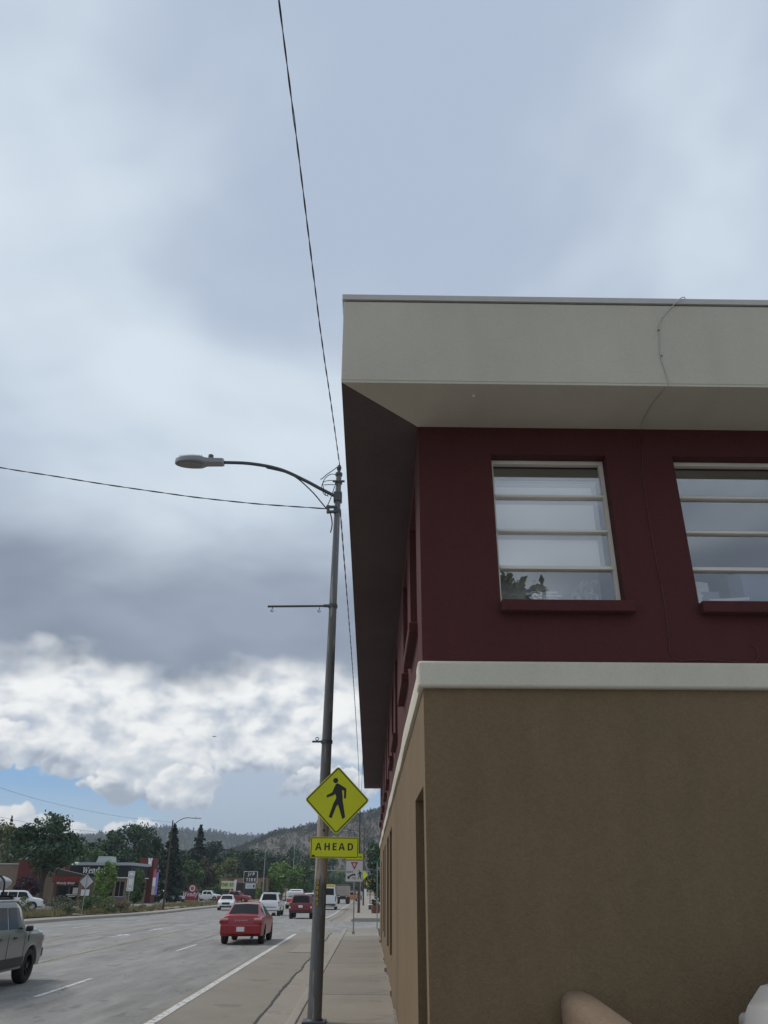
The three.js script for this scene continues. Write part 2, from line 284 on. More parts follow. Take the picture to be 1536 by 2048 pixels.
function arrow(x, z) { const g = new THREE.ShapeGeometry(poly([[-0.06, 0], [0.06, 0], [0.06, 1.5], [0.45, 1.5], [0, 2.4], [-0.45, 1.5], [-0.06, 1.5]])); g.rotateX(-Math.PI / 2); struct('lane_arrow', g.translate(x, gyRoad(z) + 0.007, z), M.lineWhite); }
arrow(-11, -38); arrow(-10.8, -43.5);
{ // wandering tar seams
  const R = rng(31);
  const seam = (x, za, zb, w, wig, y) => { const n = Math.ceil(Math.abs(za - zb) / 0.22), P = [], U = [], I = []; for (let i = 0; i <= n; i++) { const z = lerp(za, zb, i / n), c = x + wig * fbm3(z * 0.45, x * 3, 2, 4) * 2, h = w * (0.35 + 0.9 * R() * R() + 0.35 * (fbm3(z * 1.3, 4, x, 3) + 0.4)); P.push(c - h, y(z), z, c + h, y(z), z); U.push(0, z, 1, z); if (i < n) { const a = 2 * i; I.push(a, a + 1, a + 3, a, a + 3, a + 2); } } const g = new THREE.BufferGeometry(); g.setAttribute('position', new THREE.Float32BufferAttribute(P, 3)); g.setAttribute('uv', new THREE.Float32BufferAttribute(U, 2)); g.setIndex(I); g.computeVertexNormals(); return g; };
  struct('tar_seam', seam(-1.78, 5, -42, 0.036, 0.05, z => gyRoad(z) + 0.012), M.tar, 'black tar seam along the gutter');
  struct('tar_seam', seam(-6.9, -30, -140, 0.018, 0.18, z => gyRoad(z) + 0.005), M.tar);
  struct('tar_seam', seam(-11.4, -12, -120, 0.02, 0.2, z => gyRoad(z) + 0.005), M.tar);
  struct('tar_seam', seam(-2.6, -58, -110, 0.03, 0.15, z => gyRoad(z) + 0.010), M.tar);
  struct('kerb_joint', seam(-1.045, 5, -42, 0.010, 0.012, () => 0.004), M.tar);
}
struct('concrete_patch', ribbon(-2.6, -1.22, -29.5, -33.8, z => gyRoad(z) + 0.010), M.concrete3);
struct('concrete_patch', ribbon(-2.9, -1.9, -46, -48.4, z => gyRoad(z) + 0.014), M.concrete3);

// ---------------------------------------------------------------- hills
function hill(name, label, x0, x1, zc, depth, crest, col, seed) {
  const nx = 150, nz = 46, P = [], C = [], I = [], hs = [];
  const hAt = (x, z) => { const t = (z - zc) / depth, f = t > 0 ? Math.cos(Math.min(t, 1) * Math.PI / 2) ** 1.15 : Math.cos(Math.min(-t * 1.4, 1) * Math.PI / 2); const c = crest(x); return c * f * (1 + 0.22 * fbm3(x * 0.008 + seed, z * 0.008, seed, 4)) + c * 0.16 * f * (1 - f) * 4 * fbm3(x * 0.02, z * 0.02, seed + 3, 4) - 2; };
  for (let j = 0; j <= nz; j++) for (let i = 0; i <= nx; i++) { const x = lerp(x0, x1, i / nx), z = zc + depth * (1 - j / nz * 1.7); const h = hAt(x, z); P.push(x, h, z); const n = fbm3(x * 0.03, h * 0.16, z * 0.03 + seed, 5); const q = mix3(col[0], col[1], clamp(0.5 + n * 1.6)); C.push(...q); }
  for (let j = 0; j < nz; j++) for (let i = 0; i < nx; i++) { const a = j * (nx + 1) + i, b = a + 1, c = a + nx + 1, d = c + 1; I.push(a, b, d, a, d, c); }
  const g = new THREE.BufferGeometry(); g.setAttribute('position', new THREE.Float32BufferAttribute(P, 3)); g.setAttribute('color', new THREE.Float32BufferAttribute(C, 3)); g.setAttribute('uv', new THREE.Float32BufferAttribute(new Float32Array(P.length / 3 * 2), 2)); g.setIndex(I); g.computeVertexNormals();
  struct(name, g, new THREE.MeshStandardMaterial({ vertexColors: true, roughness: 1 }), label);
  return hAt;
}
function forest(label, n, x0, x1, z0, z1, hAt, geo, col, s0, s1, seed, keep) {
  const R = rng(seed), im = new THREE.InstancedMesh(geo, std(1, 1, 1, 1), n), m = new THREE.Matrix4(), q = new THREE.Quaternion(), c = new THREE.Color();
  let k = 0, tries = 0;
  while (k < n && tries++ < n * 8) { const x = lerp(x0, x1, R()), z = lerp(z0, z1, R()); if (!keep(x, z, R)) continue; const s = lerp(s0, s1, R() * R()); q.setFromAxisAngle(V(0, 1, 0), R() * 6.3); m.compose(V(x, hAt(x, z) - 0.1 * s, z), q, V(s * (0.8 + 0.5 * R()), s * (0.8 + 0.6 * R()), s)); im.setMatrixAt(k, m); const t = 0.7 + 0.6 * R(); c.setRGB(col[0] * t, col[1] * t, col[2] * t); im.setColorAt(k, c); k++; }
  im.count = k; im.name = numbered('hill_trees'); im.castShadow = im.receiveShadow = true; scene.add(im); tag(im, label, 'trees', null, 'stuff');
}
function lump(seed, kind) {   // a rough little far tree: ragged faces round a core
  const R = rng(seed), P = [];
  const n = kind === 'pine' ? 46 : 40;
  for (let i = 0; i < n; i++) { const t = R(), a = R() * 6.28, y = kind === 'pine' ? t : 0.1 + 0.75 * t, rr = kind === 'pine' ? 0.30 * (1 - t) + 0.02 : 0.42 * Math.sin(Math.PI * (0.15 + 0.85 * t)); const c = V(Math.cos(a) * rr * R() ** 0.4, y, Math.sin(a) * rr * R() ** 0.4); for (let k = 0; k < 3; k++) P.push(c.x + (R() - 0.5) * 0.30, c.y + (R() - 0.5) * 0.26, c.z + (R() - 0.5) * 0.30); }
  const g = new THREE.BufferGeometry(); g.setAttribute('position', new THREE.Float32BufferAttribute(P, 3)); g.computeVertexNormals(); return g;
}
const crestNear = x => { const t = [[-420, 8], [-240, 16], [-160, 28], [-125, 40], [-105, 49], [-90, 55], [-65, 60], [-12, 74], [8, 80], [90, 104], [220, 128], [420, 110], [620, 40]]; for (let i = 1; i < t.length; i++) if (x <= t[i][0]) { const f = clamp((x - t[i - 1][0]) / (t[i][0] - t[i - 1][0])); return lerp(t[i - 1][1], t[i][1], f * f * (3 - 2 * f) * 0.5 + f * 0.5); } return 30; };
const hNear = hill('hillside', 'rocky brown hillside with scattered dark junipers', -420, 620, -900, 300, crestNear, [[0.070, 0.062, 0.050], [0.165, 0.135, 0.112]], 2.2);
forest('scattered junipers on the rocky hillside', 24000, -330, 420, -1040, -610, hNear, lump(3, 'oak'), [0.040, 0.052, 0.030], 2.4, 6.0, 41, (x, z, R) => fbm3(x * 0.02, 4, z * 0.02, 4) + 0.46 > R() * 0.6);
const crestFar = x => 113 + 9 * Math.sin(x * 0.011 + 0.9) + 10 * fbm3(x * 0.006, 3, 1, 3) - smooth(-380, -640, x) * 14 + smooth(-260, 300, x) * 30;
const hFar = hill('ridge', 'wooded blue ridge far behind the street', -1500, 900, -2000, 620, crestFar, [[0.05, 0.055, 0.035], [0.10, 0.09, 0.06]], 6.1);
forest('pines covering the far ridge', 9000, -900, 60, -2120, -1450, hFar, lump(8, 'pine'), [0.035, 0.05, 0.03], 7, 14, 43, () => true);
const crestFar2 = x => 138 + 16 * Math.exp(-(((x + 555) / 55) ** 2)) + 10 * fbm3(x * 0.005, 8, 4, 3);
const hFar2 = hill('ridge', 'second wooded ridge, the farthest', -1900, 400, -2650, 500, crestFar2, [[0.05, 0.055, 0.035], [0.10, 0.09, 0.06]], 9.3);
forest('pines on the farthest ridge', 3000, -1000, -250, -2750, -2300, hFar2, lump(9, 'pine'), [0.035, 0.05, 0.03], 8, 15, 44, () => true);
console.log('ground done');

// ---------------------------------------------------------------- the corner building
{
  const XW = 0.41, ZF = 6.18, ZE = 34.6, XE = 14, TH = 0.26;
  const B = thing('corner_building', 'two-storey stucco building, brown below and maroon above, with deep tan eaves', 'building', [XW, 0, -ZF]);
  const P = (name, geo, mat, label) => { const m = part(name, geo, mat, B, label); m.position.set(-XW, 0, ZF); return m; };
  const sub = (name, geo, mat, par) => part(name, geo, mat, par);
  const side = g => g.rotateY(Math.PI / 2);    // x along the wall -> -z, thickness -> -x side handled by the caller
  const lowHoles = [[6.40, 7.58, 0.02, 2.47], [16.0, 17.9, 0.55, 2.82], [18.7, 20.6, 0.55, 2.82], [22.6, 24.3, 0.55, 2.82], [25.4, 27.2, 0.55, 2.82], [29.5, 31.0, 0.02, 2.6]];
  const upWin = [[6.78, 7.98], [8.62, 9.86], [12.3, 13.55], [14.6, 15.85], [18.0, 19.2], [20.6, 21.8], [24.0, 25.2], [26.8, 28.0], [30.4, 31.6]];
  // lower storey
  P('front_wall', boxUV(wallXY(XW + TH, XE, -0.1, 3.2, [], TH).translate(0, 0, -ZF)), M.brown, 'brown stucco front wall of the ground floor');
  P('side_wall', boxUV(side(wallXY(ZF, ZE, -0.1, 3.2, lowHoles, TH)).translate(XW + TH, 0, 0)), M.brown, 'brown stucco wall along the sidewalk');
  for (const [a, b, c, d] of lowHoles) {
    const w = P(c < 0.1 ? 'door' : 'window', box2(XW + 0.17, XW + 0.22, c + 0.03, d - 0.03, -a - 0.03, -b + 0.03), M.brownDark);
    if (c < 0.1) { sub('handle', rod([XW + 0.14, 1.0, -b + 0.16], [XW + 0.14, 1.25, -b + 0.16], 0.012), M.chrome, w); sub('panel', rbox2(XW + 0.15, XW + 0.172, 0.3, 1.1, -a - 0.2, -b + 0.2, 0.008), M.brownDark, w); sub('threshold', box2(XW + 0.005, XW + 0.24, 0.0, 0.035, -a - 0.002, -b + 0.002), M.concrete2, w); }
    else { sub('frame', box2(XW + 0.12, XW + 0.168, c + 0.03, c + 0.10, -a - 0.03, -b + 0.03), M.brown, w); sub('mullion', box2(XW + 0.12, XW + 0.168, c + 0.1, d - 0.03, -(a + b) / 2 - 0.03, -(a + b) / 2 + 0.03), M.brown, w); }
  }
  { const R = rng(77); for (const [a, b] of [[8.6, 10.9], [12.6, 14.2], [16.4, 19.3], [20.9, 21.8], [24.4, 28.9], [32.0, 34.4]]) P('foundation_stone', rbox2(XW - 0.03 - 0.03 * R(), XW + 0.02, -0.04, 0.04 + 0.06 * R(), -a, -b, 0.012), M.concrete2); }
  P('rear_wall', box2(XW, XE, -0.1, 5.6, -ZE, -ZE - TH), M.brown);
  P('right_wall', box2(XE, XE + TH, -0.1, 5.6, -ZF, -ZE - TH), M.brown);
  // the band between the storeys: rounded, a little uneven along the side
  P('trim_band', rbox2(XW - 0.045, XE, 3.18, 3.395, -ZF + 0.05, -ZF - 0.2, 0.028), M.band, 'cream band across the front');
  {
    const g = new THREE.BoxGeometry(0.16, 0.2, ZE - ZF, 2, 3, 110).translate(XW + 0.037, 3.286, -(ZF + ZE) / 2 - 0.004), p = g.attributes.position;
    for (let i = 0; i < p.count; i++) { const z = p.getZ(i), e = smooth(0.06, 0.1, Math.abs(p.getY(i) - 3.286)); if (p.getX(i) < XW) p.setX(i, p.getX(i) + 0.012 * e + 0.016 * PN.noise(z * 0.5, 3, 1)); p.setY(i, p.getY(i) + 0.022 * PN.noise(z * 0.42, 7, 2) * smooth(ZF, ZF + 2, -z)); }
    g.computeVertexNormals(); P('trim_band', boxUV(g), M.band, 'cream band along the street side');
  }
  // upper storey
  const frontWin = [[1.07, 2.12, 3.91, 5.325], [2.735, 4.3, 3.91, 5.325], [5.0, 6.1, 3.91, 5.325]];
  P('front_wall', boxUV(wallXY(XW - 0.004 + TH, XE, 3.19, 5.64, frontWin, TH).translate(0, 0, -ZF + 0.004)), M.maroon, 'maroon stucco front wall of the upper floor');
  P('side_wall', boxUV(side(wallXY(ZF - 0.004, ZE, 3.19, 5.64, upWin.map(([a, b]) => [a, b, 3.91, 5.36]), TH)).translate(XW - 0.004 + TH, 0, 0)), M.maroon, 'maroon stucco wall above the sidewalk');
  const bar = 0.034;
  function frontWindow(a, b, c, d) {
    const z = -ZF - 0.105, f = P('window', merge([box2(a + 0.003, b - 0.003, d - 0.036, d - 0.003, z, z - 0.06), box2(a + 0.003, b - 0.003, c + 0.003, c + 0.02, z, z - 0.06), box2(a + 0.003, a + 0.03, c + 0.02, d - 0.036, z, z - 0.06), box2(b - 0.036, b - 0.003, c + 0.02, d - 0.036, z, z - 0.06)]), M.frame);
    const ys = [c + 0.02, 4.265, 4.61, 4.955, d - 0.036];
    for (let k = 0; k < 4; k++) {
      if (k) sub('muntin', box2(a + 0.03, b - 0.036, ys[k] - (k === 1 ? 0.02 : 0.011), ys[k] + 0.009, z + 0.012, z - 0.05), M.frame, f);
      sub('pane', box2(a + 0.03, b - 0.036, ys[k] + (k ? 0.009 : 0), ys[k + 1] - (k === 3 ? 0 : k === 0 ? 0.02 : 0.011), z - 0.026, z - 0.030), M.glass, f);
    }
    sub('sill', rbox2(a - 0.005, b + 0.055, c - 0.105, c - 0.003, -ZF + 0.085, -ZF - 0.09, 0.014), M.maroon, f);
  }
  for (const w of frontWin) frontWindow(...w);
  for (const [a, b] of upWin) {
    const c = 3.91, d = 5.36, x = XW + 0.11, f = P('window', merge([box2(x, x + 0.06, d - 0.05, d - 0.003, -a - 0.003, -b + 0.003), box2(x, x + 0.06, c + 0.003, c + 0.02, -a - 0.003, -b + 0.003), box2(x, x + 0.06, c + 0.02, d - 0.05, -a - 0.003, -a - 0.04), box2(x, x + 0.06, c + 0.02, d - 0.05, -b + 0.04, -b + 0.003)]), M.frame);
    for (let k = 0; k < 4; k++) { const y0 = c + 0.02 + k * 0.3425; sub('pane', box2(x + 0.026, x + 0.03, y0 + 0.001, y0 + 0.318, -a - 0.04, -b + 0.04), M.glass, f); if (k) sub('muntin', box2(x - 0.01, x + 0.05, y0 - 0.024, y0, -a - 0.04, -b + 0.04), M.frame, f); }
    sub('sill', rbox2(XW - 0.085, XW + 0.09, c - 0.105, c - 0.003, -a + 0.04, -b - 0.04, 0.014), M.maroon, f);
  }
  // inside of the corner room upstairs
  P('floor_slab', box2(XW + TH, XE, 3.15, 3.32, -ZF - TH, -ZE), M.plaster);
  P('ceiling', box2(XW + TH, XE, 5.56, 5.60, -ZF - TH, -ZE), M.plaster);
  P('partition', box2(XW + TH, XE, 3.32, 5.56, -10.4, -10.5), M.plaster); P('partition', box2(7.5, 7.6, 3.32, 5.56, -ZF - TH, -10.4), M.plaster);
  P('window_ledge', box2(XW + TH, 7.5, 3.885, 3.925, -ZF - TH, -ZF - 0.75), M.white);
  // roof with deep eaves
  const xo = -0.285, zo = 5.48, xr = XE + 0.8, zr = ZE + 0.8, ys = 5.612;
  P('fascia', rbox2(xo, xr, ys + 0.022, 6.485, -zo, -zr, 0.008), M.tan, 'tan stucco fascia of the overhanging roof');
  P('shade_strip', box2(xo + 0.02, xr - 0.02, 6.484, 6.506, -zo - 0.02, -zr + 0.02), M.black);  // recessed strip coloured black to paint in the shade line under the cap
  P('cap_flashing', merge([box2(xo - 0.012, xr + 0.012, 6.50, 6.556, -zo + 0.012, -zr - 0.012)]), M.flashing, 'thin metal cap along the roof edge');
  const sheet = pts => boxUV(new THREE.ExtrudeGeometry(poly(pts.map(([x, z]) => [x, -z])), { depth: 0.022, bevelEnabled: false }).rotateX(-Math.PI / 2).translate(0, ys, 0));
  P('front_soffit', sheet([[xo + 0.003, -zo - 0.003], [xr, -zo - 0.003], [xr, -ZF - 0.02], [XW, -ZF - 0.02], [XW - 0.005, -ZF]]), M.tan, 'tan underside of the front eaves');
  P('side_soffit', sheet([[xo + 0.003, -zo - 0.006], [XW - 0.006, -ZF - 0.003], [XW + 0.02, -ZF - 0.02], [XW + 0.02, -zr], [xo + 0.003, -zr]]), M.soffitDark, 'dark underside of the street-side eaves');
  P('soffit_button', new THREE.CylinderGeometry(0.012, 0.012, 0.012, 10).translate(0.86, ys - 0.006, -5.65), M.white);
}
{ // the cable stapled down the front
  const C = thing('cable', 'thin cable running down from the roof edge across eaves and maroon wall', 'cable', [2.5, 3.4, -6.17]);
  const at = (name, pts, mat, r) => { const m = part(name, tube(pts, r, 60, 5), mat, C); m.position.set(-2.5, -3.4, 6.17); return m; };
  const zf = -5.473, zw = -6.168;
  at('fascia_run', [[2.86, 6.57, -5.6], [2.78, 6.565, zf + 0.02], [2.65, 6.45, zf], [2.53, 6.29, zf], [2.5, 6.1, zf], [2.48, 5.91, zf], [2.5, 5.75, zf], [2.505, 5.625, zf], [2.49, 5.604, -5.5], [2.46, 5.604, -5.69], [2.45, 5.604, -5.95], [2.475, 5.6, -6.15]], M.flashing, 0.0045);
  at('wall_run', [[2.475, 5.6, -6.15], [2.48, 5.56, zw], [2.45, 5.28, zw], [2.43, 4.98, zw], [2.425, 4.58, zw], [2.43, 4.3, zw], [2.44, 4.09, zw], [2.44, 3.8, zw], [2.43, 3.58, zw], [2.42, 3.51, zw], [2.435, 3.44, zw], [2.49, 3.415, zw], [2.55, 3.42, zw], [2.66, 3.425, zw], [2.86, 3.415, zw], [3.1, 3.405, zw], [3.14, 3.46, zw], [3.14, 3.52, zw], [3.12, 3.55, zw], [3.09, 3.552, zw]], std(0.10, 0.035, 0.036, 0.6), 0.0032);
  for (const p of [[2.506, 6.2, zf], [2.487, 5.92, zf], [2.43, 4.95, zw], [2.425, 4.6, zw], [2.44, 4.1, zw], [2.43, 3.6, zw]]) at('clip', [[p[0] - 0.01, p[1], p[2]], [p[0], p[1], p[2] + 0.006], [p[0] + 0.01, p[1], p[2]]], M.signBlack, 0.004);
}
{ // things behind the upstairs glass
  solo('roller_blind', merge([rbox2(1.09, 2.045, 4.25, 5.125, -6.352, -6.358, 0.002), rod([1.08, 5.14, -6.372], [2.06, 5.14, -6.372], 0.014)]), std(0.50, 0.51, 0.53, 0.9), 'grey roller blind behind the complete upstairs window', 'blind');
  for (const [y0, y1, w] of [[4.97, 5.075, 'top'], [4.62, 4.90, 'second'], [4.275, 4.55, 'third']]) solo('paper_sheet', rbox2(1.10, 2.0, y0, y1, -6.346, -6.349, 0.001), M.paper, `white sheet taped behind the ${w} pane of the complete upstairs window`, 'paper sheet', [0, 0, 0], 0, 'white sheets behind the window');
  solo('white_board', rbox2(1.09, 2.06, 3.925, 4.5, -6.62, -6.628, 0.003), M.paper, 'white board standing behind the heap of paper rolls', 'board');
  const R = rng(19), roll = (x, y, z, r, len, a, lab) => { const g = new THREE.LatheGeometry([[r * 0.55, -len / 2], [r, -len / 2], [r, len / 2], [r * 0.55, len / 2], [r * 0.55, -len / 2]].map(p => new THREE.Vector2(...p)), 16); g.rotateX(Math.PI / 2); g.rotateY(a); solo('paper_roll', g, M.paper, lab, 'paper roll', [x, y, z], 0, 'paper rolls on the window ledge'); };
  const lab = 'white paper roll heaped behind the lowest upstairs window pane';
  for (const [x, y, r] of [[1.72, 3.965, 0.04], [1.805, 3.965, 0.04], [1.89, 3.965, 0.04], [1.975, 3.965, 0.04], [1.765, 4.035, 0.04], [1.85, 4.035, 0.04], [1.935, 4.035, 0.04], [1.81, 4.105, 0.035], [1.90, 4.105, 0.04], [1.86, 4.175, 0.032], [1.95, 4.175, 0.034]]) roll(x, y, -6.50, r, 0.16, (R() - 0.5) * 0.25, lab);
  const stack = (x, z, n, w, d, label) => { const s = thing('paper_stack', label, 'papers', [x, 3.926, z]); for (let k = 0; k < n; k++) { const m = part('sheaf', rbox(w * (0.85 + 0.15 * R()), 0.022, d * (0.85 + 0.15 * R()), 0.003), M.paper, s); m.position.set((R() - 0.5) * 0.05, 0.0115 + k * 0.0235, (R() - 0.5) * 0.03); m.rotation.y = (R() - 0.5) * 0.4; } };
  stack(1.5, -6.51, 7, 0.3, 0.16, 'loose pile of papers beside the heap of paper rolls');
  stack(2.80, -6.55, 9, 0.22, 0.18, 'short paper pile at the left edge of the second window');
  stack(3.14, -6.56, 6, 0.34, 0.2, 'flat paper pile in the middle of the second window');
  solo('box', rbox(0.24, 0.28, 0.15, 0.006, 0, 0.14, 0), std(0.35, 0.38, 0.42, 0.8), 'grey-blue carton behind the papers in the second window', 'box', [3.05, 3.926, -6.78]);
  solo('box', rbox(0.13, 0.1, 0.13, 0.006, 0, 0.05, 0), M.paper, 'small white box on the grey-blue carton', 'box', [3.02, 4.206, -6.78], 0.3);
  solo('box', rbox(0.34, 0.44, 0.2, 0.01, 0, 0.22, 0), std(0.2, 0.26, 0.36, 0.8), 'large blue box at the right of the second window', 'box', [3.48, 3.926, -6.7], 0.2);
}
{ // stair cheek wall against the front
  const s = new THREE.Shape(); s.moveTo(0, -0.1); s.lineTo(0, 1.03); s.lineTo(0.10, 1.03); s.lineTo(2.1, 0.92); s.lineTo(2.1, -0.1);
  const g = new THREE.ExtrudeGeometry(s, { depth: 0.05, bevelEnabled: true, bevelSize: 0.095, bevelThickness: 0.10, bevelSegments: 8 }); g.rotateY(-Math.PI / 2); g.translate(0.06, 0, 0);
  solo('stair_wall', boxUV(toCreasedNormals(g, 0.9)), std(0.225, 0.165, 0.112, 0.92, { map: T.stucco, bumpMap: T.stuccoBump, bumpScale: 0.004 }), 'low rounded stucco stair wall against the brown front', 'wall', [1.37, 0, -6.075]);
}
console.log('building done');

// ---------------------------------------------------------------- near street lamp
const lean = y => -0.785 + 0.0117 * y, PZ = -13.37;
function twisted(a, pts, r, name, label, cat) {   // two strands wound round each other along a curve
  const cv = new THREE.CatmullRomCurve3(pts.map(p => V(...p))), L = cv.getLength(), n = Math.ceil(L / 0.07), gs = [];
  for (let s = 0; s < 2; s++) { const q = []; for (let i = 0; i <= n; i++) { const t = i / n, p = cv.getPointAt(t), w = t * L * a + s * Math.PI; const k = r * 0.9; q.push(p.add(V(Math.cos(w) * k + 0.6 * r * PN.noise(t * L * 1.3, s, 4), Math.sin(w) * k + 1.5 * r * PN.noise(t * L * 0.9, 8, 1), Math.sin(w) * k * 0.4))); } gs.push(new THREE.TubeGeometry(new THREE.CatmullRomCurve3(q), n, r, 5)); }
  return solo(name, merge(gs), M.wire, label, cat);
}
{
  const L = thing('street_lamp', 'tall dark steel street lamp with peeling paint carrying the crossing sign', 'street lamp', [lean(0), 0, PZ]);
  const P = (name, geo, mat, par = L, label) => { const m = part(name, geo, mat, par, label); if (par === L) m.position.set(-lean(0), 0, -PZ); return m; };
  // shaft with a coat of dark paint, bare and rusty in patches below the signs
  const shaftMap = tex(512, 1, (u, v) => {
    const y = v * 9, n = tfbm(N1, u, v, 16, 5), m = tfbm(N2, u * 2 % 1, v, 40, 4);
    const peel = smooth(1.75, 1.95, y) * smooth(3.25, 2.75, y) * smooth(0.40, 0.50, n + 0.16 * Math.cos((u - 0.86) * 6.28)) + smooth(0.68, 0.72, n) * 0.8;
    let c = mix3([0.085, 0.095, 0.102], [0.12, 0.13, 0.135], m);
    c = mix3(c, mix3([0.25, 0.20, 0.165], [0.42, 0.38, 0.35], m), clamp(peel));
    return mix3(c, [0.13, 0.07, 0.045], smooth(0.62, 0.70, tfbm(N3, u, v, 30, 4)) * 0.6);
  }, true, 1, 2048);
  const prof = []; for (let i = 0; i <= 40; i++) { const y = i / 40 * 9.0; prof.push(new THREE.Vector2(lerp(0.106, 0.052, i / 40), y)); }
  const g = new THREE.LatheGeometry(prof, 24); const p = g.attributes.position; for (let i = 0; i < p.count; i++) p.setX(i, p.getX(i) + lean(p.getY(i)));
  g.translate(0, 0, PZ); P('shaft', g, new THREE.MeshStandardMaterial({ map: shaftMap, roughness: 0.55 }));
  P('base_collar', merge([new THREE.CylinderGeometry(0.115, 0.15, 0.05, 20).translate(lean(0), 0.025, PZ), rbox(0.34, 0.03, 0.34, 0.006, lean(0), 0.012, PZ)]), M.pole);
  P('top_cap', merge([new THREE.CylinderGeometry(0.07, 0.07, 0.05, 14).translate(lean(9), 9.0, PZ), new THREE.CylinderGeometry(0.03, 0.03, 0.1, 10).translate(lean(9), 9.06, PZ), new THREE.SphereGeometry(0.045, 12, 8).translate(lean(9), 9.12, PZ), new THREE.CylinderGeometry(0.035, 0.05, 0.05, 10).translate(lean(9), 9.17, PZ)]), M.pole);
  P('clamp_band', new THREE.CylinderGeometry(0.072, 0.072, 0.05, 16).translate(lean(8.82), 8.82, PZ), M.pole);
  P('clamp_bolt', merge([rod([lean(8.82) - 0.11, 8.82, PZ + 0.06], [lean(8.82) + 0.12, 8.82, PZ + 0.06], 0.022)]), M.pole);
  const arm = P('arm', tube([[lean(8.5), 8.5, PZ], [-1.0, 8.67, PZ], [-1.33, 8.86, PZ], [-1.83, 9.10, PZ], [-2.4, 9.22, PZ], [-3.05, 9.245, PZ]], 0.033, 40, 10), M.pole);
  P('arm_bracket', merge([rbox(0.16, 0.2, 0.16, 0.02, lean(8.5), 8.5, PZ)]), M.pole);
  P('feed_cable', tube([[-1.72, 9.035, PZ + 0.02], [-2.1, 9.12, PZ + 0.02], [-1.6, 8.97, PZ + 0.03], [-1.2, 8.62, PZ + 0.04], [-0.98, 8.35, PZ + 0.04], [-0.9, 8.25, PZ + 0.03]], 0.013, 40, 6), M.wire);
  { // the lamp head: flat finned casting, lens below, sensor on top
    const s = new THREE.Shape(); s.moveTo(0, -0.075); s.lineTo(0.27, -0.085); s.bezierCurveTo(0.36, -0.09, 0.36, -0.165, 0.47, -0.17); s.bezierCurveTo(0.68, -0.185, 0.88, -0.13, 0.90, 0); s.bezierCurveTo(0.88, 0.13, 0.68, 0.185, 0.47, 0.17); s.bezierCurveTo(0.36, 0.165, 0.36, 0.09, 0.27, 0.085); s.lineTo(0, 0.075);
    const h = new THREE.ExtrudeGeometry(s, { depth: 0.07, bevelEnabled: true, bevelSize: 0.015, bevelThickness: 0.018, bevelSegments: 3 }); h.rotateX(-Math.PI / 2); h.rotateY(Math.PI);
    h.rotateX(0); h.translate(-2.97, 9.21, PZ); const head = P('lamp_head', h, std(0.27, 0.28, 0.29, 0.5, { map: T.grime }));
    const lens = new THREE.Shape(); lens.ellipse ? lens.absellipse(0.62, 0, 0.245, 0.135, 0, Math.PI * 2) : 0;
    P('lens', new THREE.ExtrudeGeometry(lens, { depth: 0.012, bevelEnabled: false }).rotateX(-Math.PI / 2).rotateY(Math.PI).translate(-2.97, 9.179, PZ), std(0.16, 0.17, 0.17, 0.25), head);
    for (let k = 0; k < 11; k++) P('fin', rbox(0.012, 0.06, 0.28 - Math.abs(k - 4) * 0.014, 0.003, -3.36 - k * 0.042, 9.315, PZ), std(0.27, 0.28, 0.29, 0.5), head);
    P('light_sensor', merge([new THREE.CylinderGeometry(0.05, 0.055, 0.10, 14).translate(-3.2, 9.35, PZ)]), M.pole, head);
    P('hinge_block', rbox(0.30, 0.10, 0.165, 0.015, -3.08, 9.245, PZ), std(0.33, 0.34, 0.35, 0.45), head);
    head.children.forEach(c => c.position.set(0, 0, 0));
  }
  // wiring at the top
  const wz = PZ + 0.05;
  P('jumper', tube([[lean(9), 9.2, PZ], [-0.8, 9.06, wz], [-0.9, 8.98, wz], [-1.0, 8.88, wz], [-1.03, 8.86, wz]], 0.009, 20, 5), M.wire);
  P('jumper', tube([[lean(8.9), 8.95, wz], [-0.82, 8.98, wz], [-0.93, 8.9, wz], [-0.98, 8.78, wz], [-0.95, 8.62, wz], [-0.9, 8.5, wz], [-0.87, 8.56, wz]], 0.008, 28, 5), M.wire);
  P('jumper', tube([[lean(8.8), 8.82, wz], [-0.85, 8.84, wz], [-0.97, 8.8, wz], [-1.0, 8.7, wz], [-0.94, 8.53, wz], [-0.86, 8.5, wz]], 0.007, 28, 5), M.wire);
  P('jumper', tube([[lean(8.75), 8.74, wz], [-0.84, 8.75, wz], [-0.96, 8.74, wz]], 0.008, 12, 5), M.wire);
  P('jumper', tube([[-0.75, 8.72, wz], [-0.80, 8.5, wz + 0.03], [-0.87, 8.3, wz + 0.02], [-0.9, 8.25, wz]], 0.009, 20, 5), M.wire);
  P('drip_loop', tube([[-0.84, 8.2, wz], [-0.80, 8.08, wz], [-0.775, 7.92, wz], [-0.79, 7.78, wz], [-0.80, 7.74, wz]], 0.012, 20, 5), M.wire);
  P('wire_bracket', merge([rbox(0.2, 0.05, 0.05, 0.01, -0.80, 8.27, wz), rbox(0.18, 0.05, 0.05, 0.01, -0.79, 8.17, wz), rod([-0.86, 8.14, wz], [-0.86, 8.3, wz], 0.03), new THREE.CylinderGeometry(0.075, 0.075, 0.07, 16).translate(lean(8.2), 8.2, PZ)]), M.pole);
  // banner arms
  const ba = P('banner_arm', merge([rod([lean(6.3), 6.31, PZ + 0.02], [-1.86, 6.29, PZ + 0.02], 0.019), new THREE.SphereGeometry(0.022, 8, 6).translate(-1.86, 6.29, PZ + 0.02)]), M.pole);
  P('arm_clamp', merge([new THREE.CylinderGeometry(0.083, 0.083, 0.06, 16).translate(lean(6.31), 6.31, PZ), rbox(0.10, 0.05, 0.04, 0.01, -0.83, 6.31, PZ + 0.02)]), M.pole);
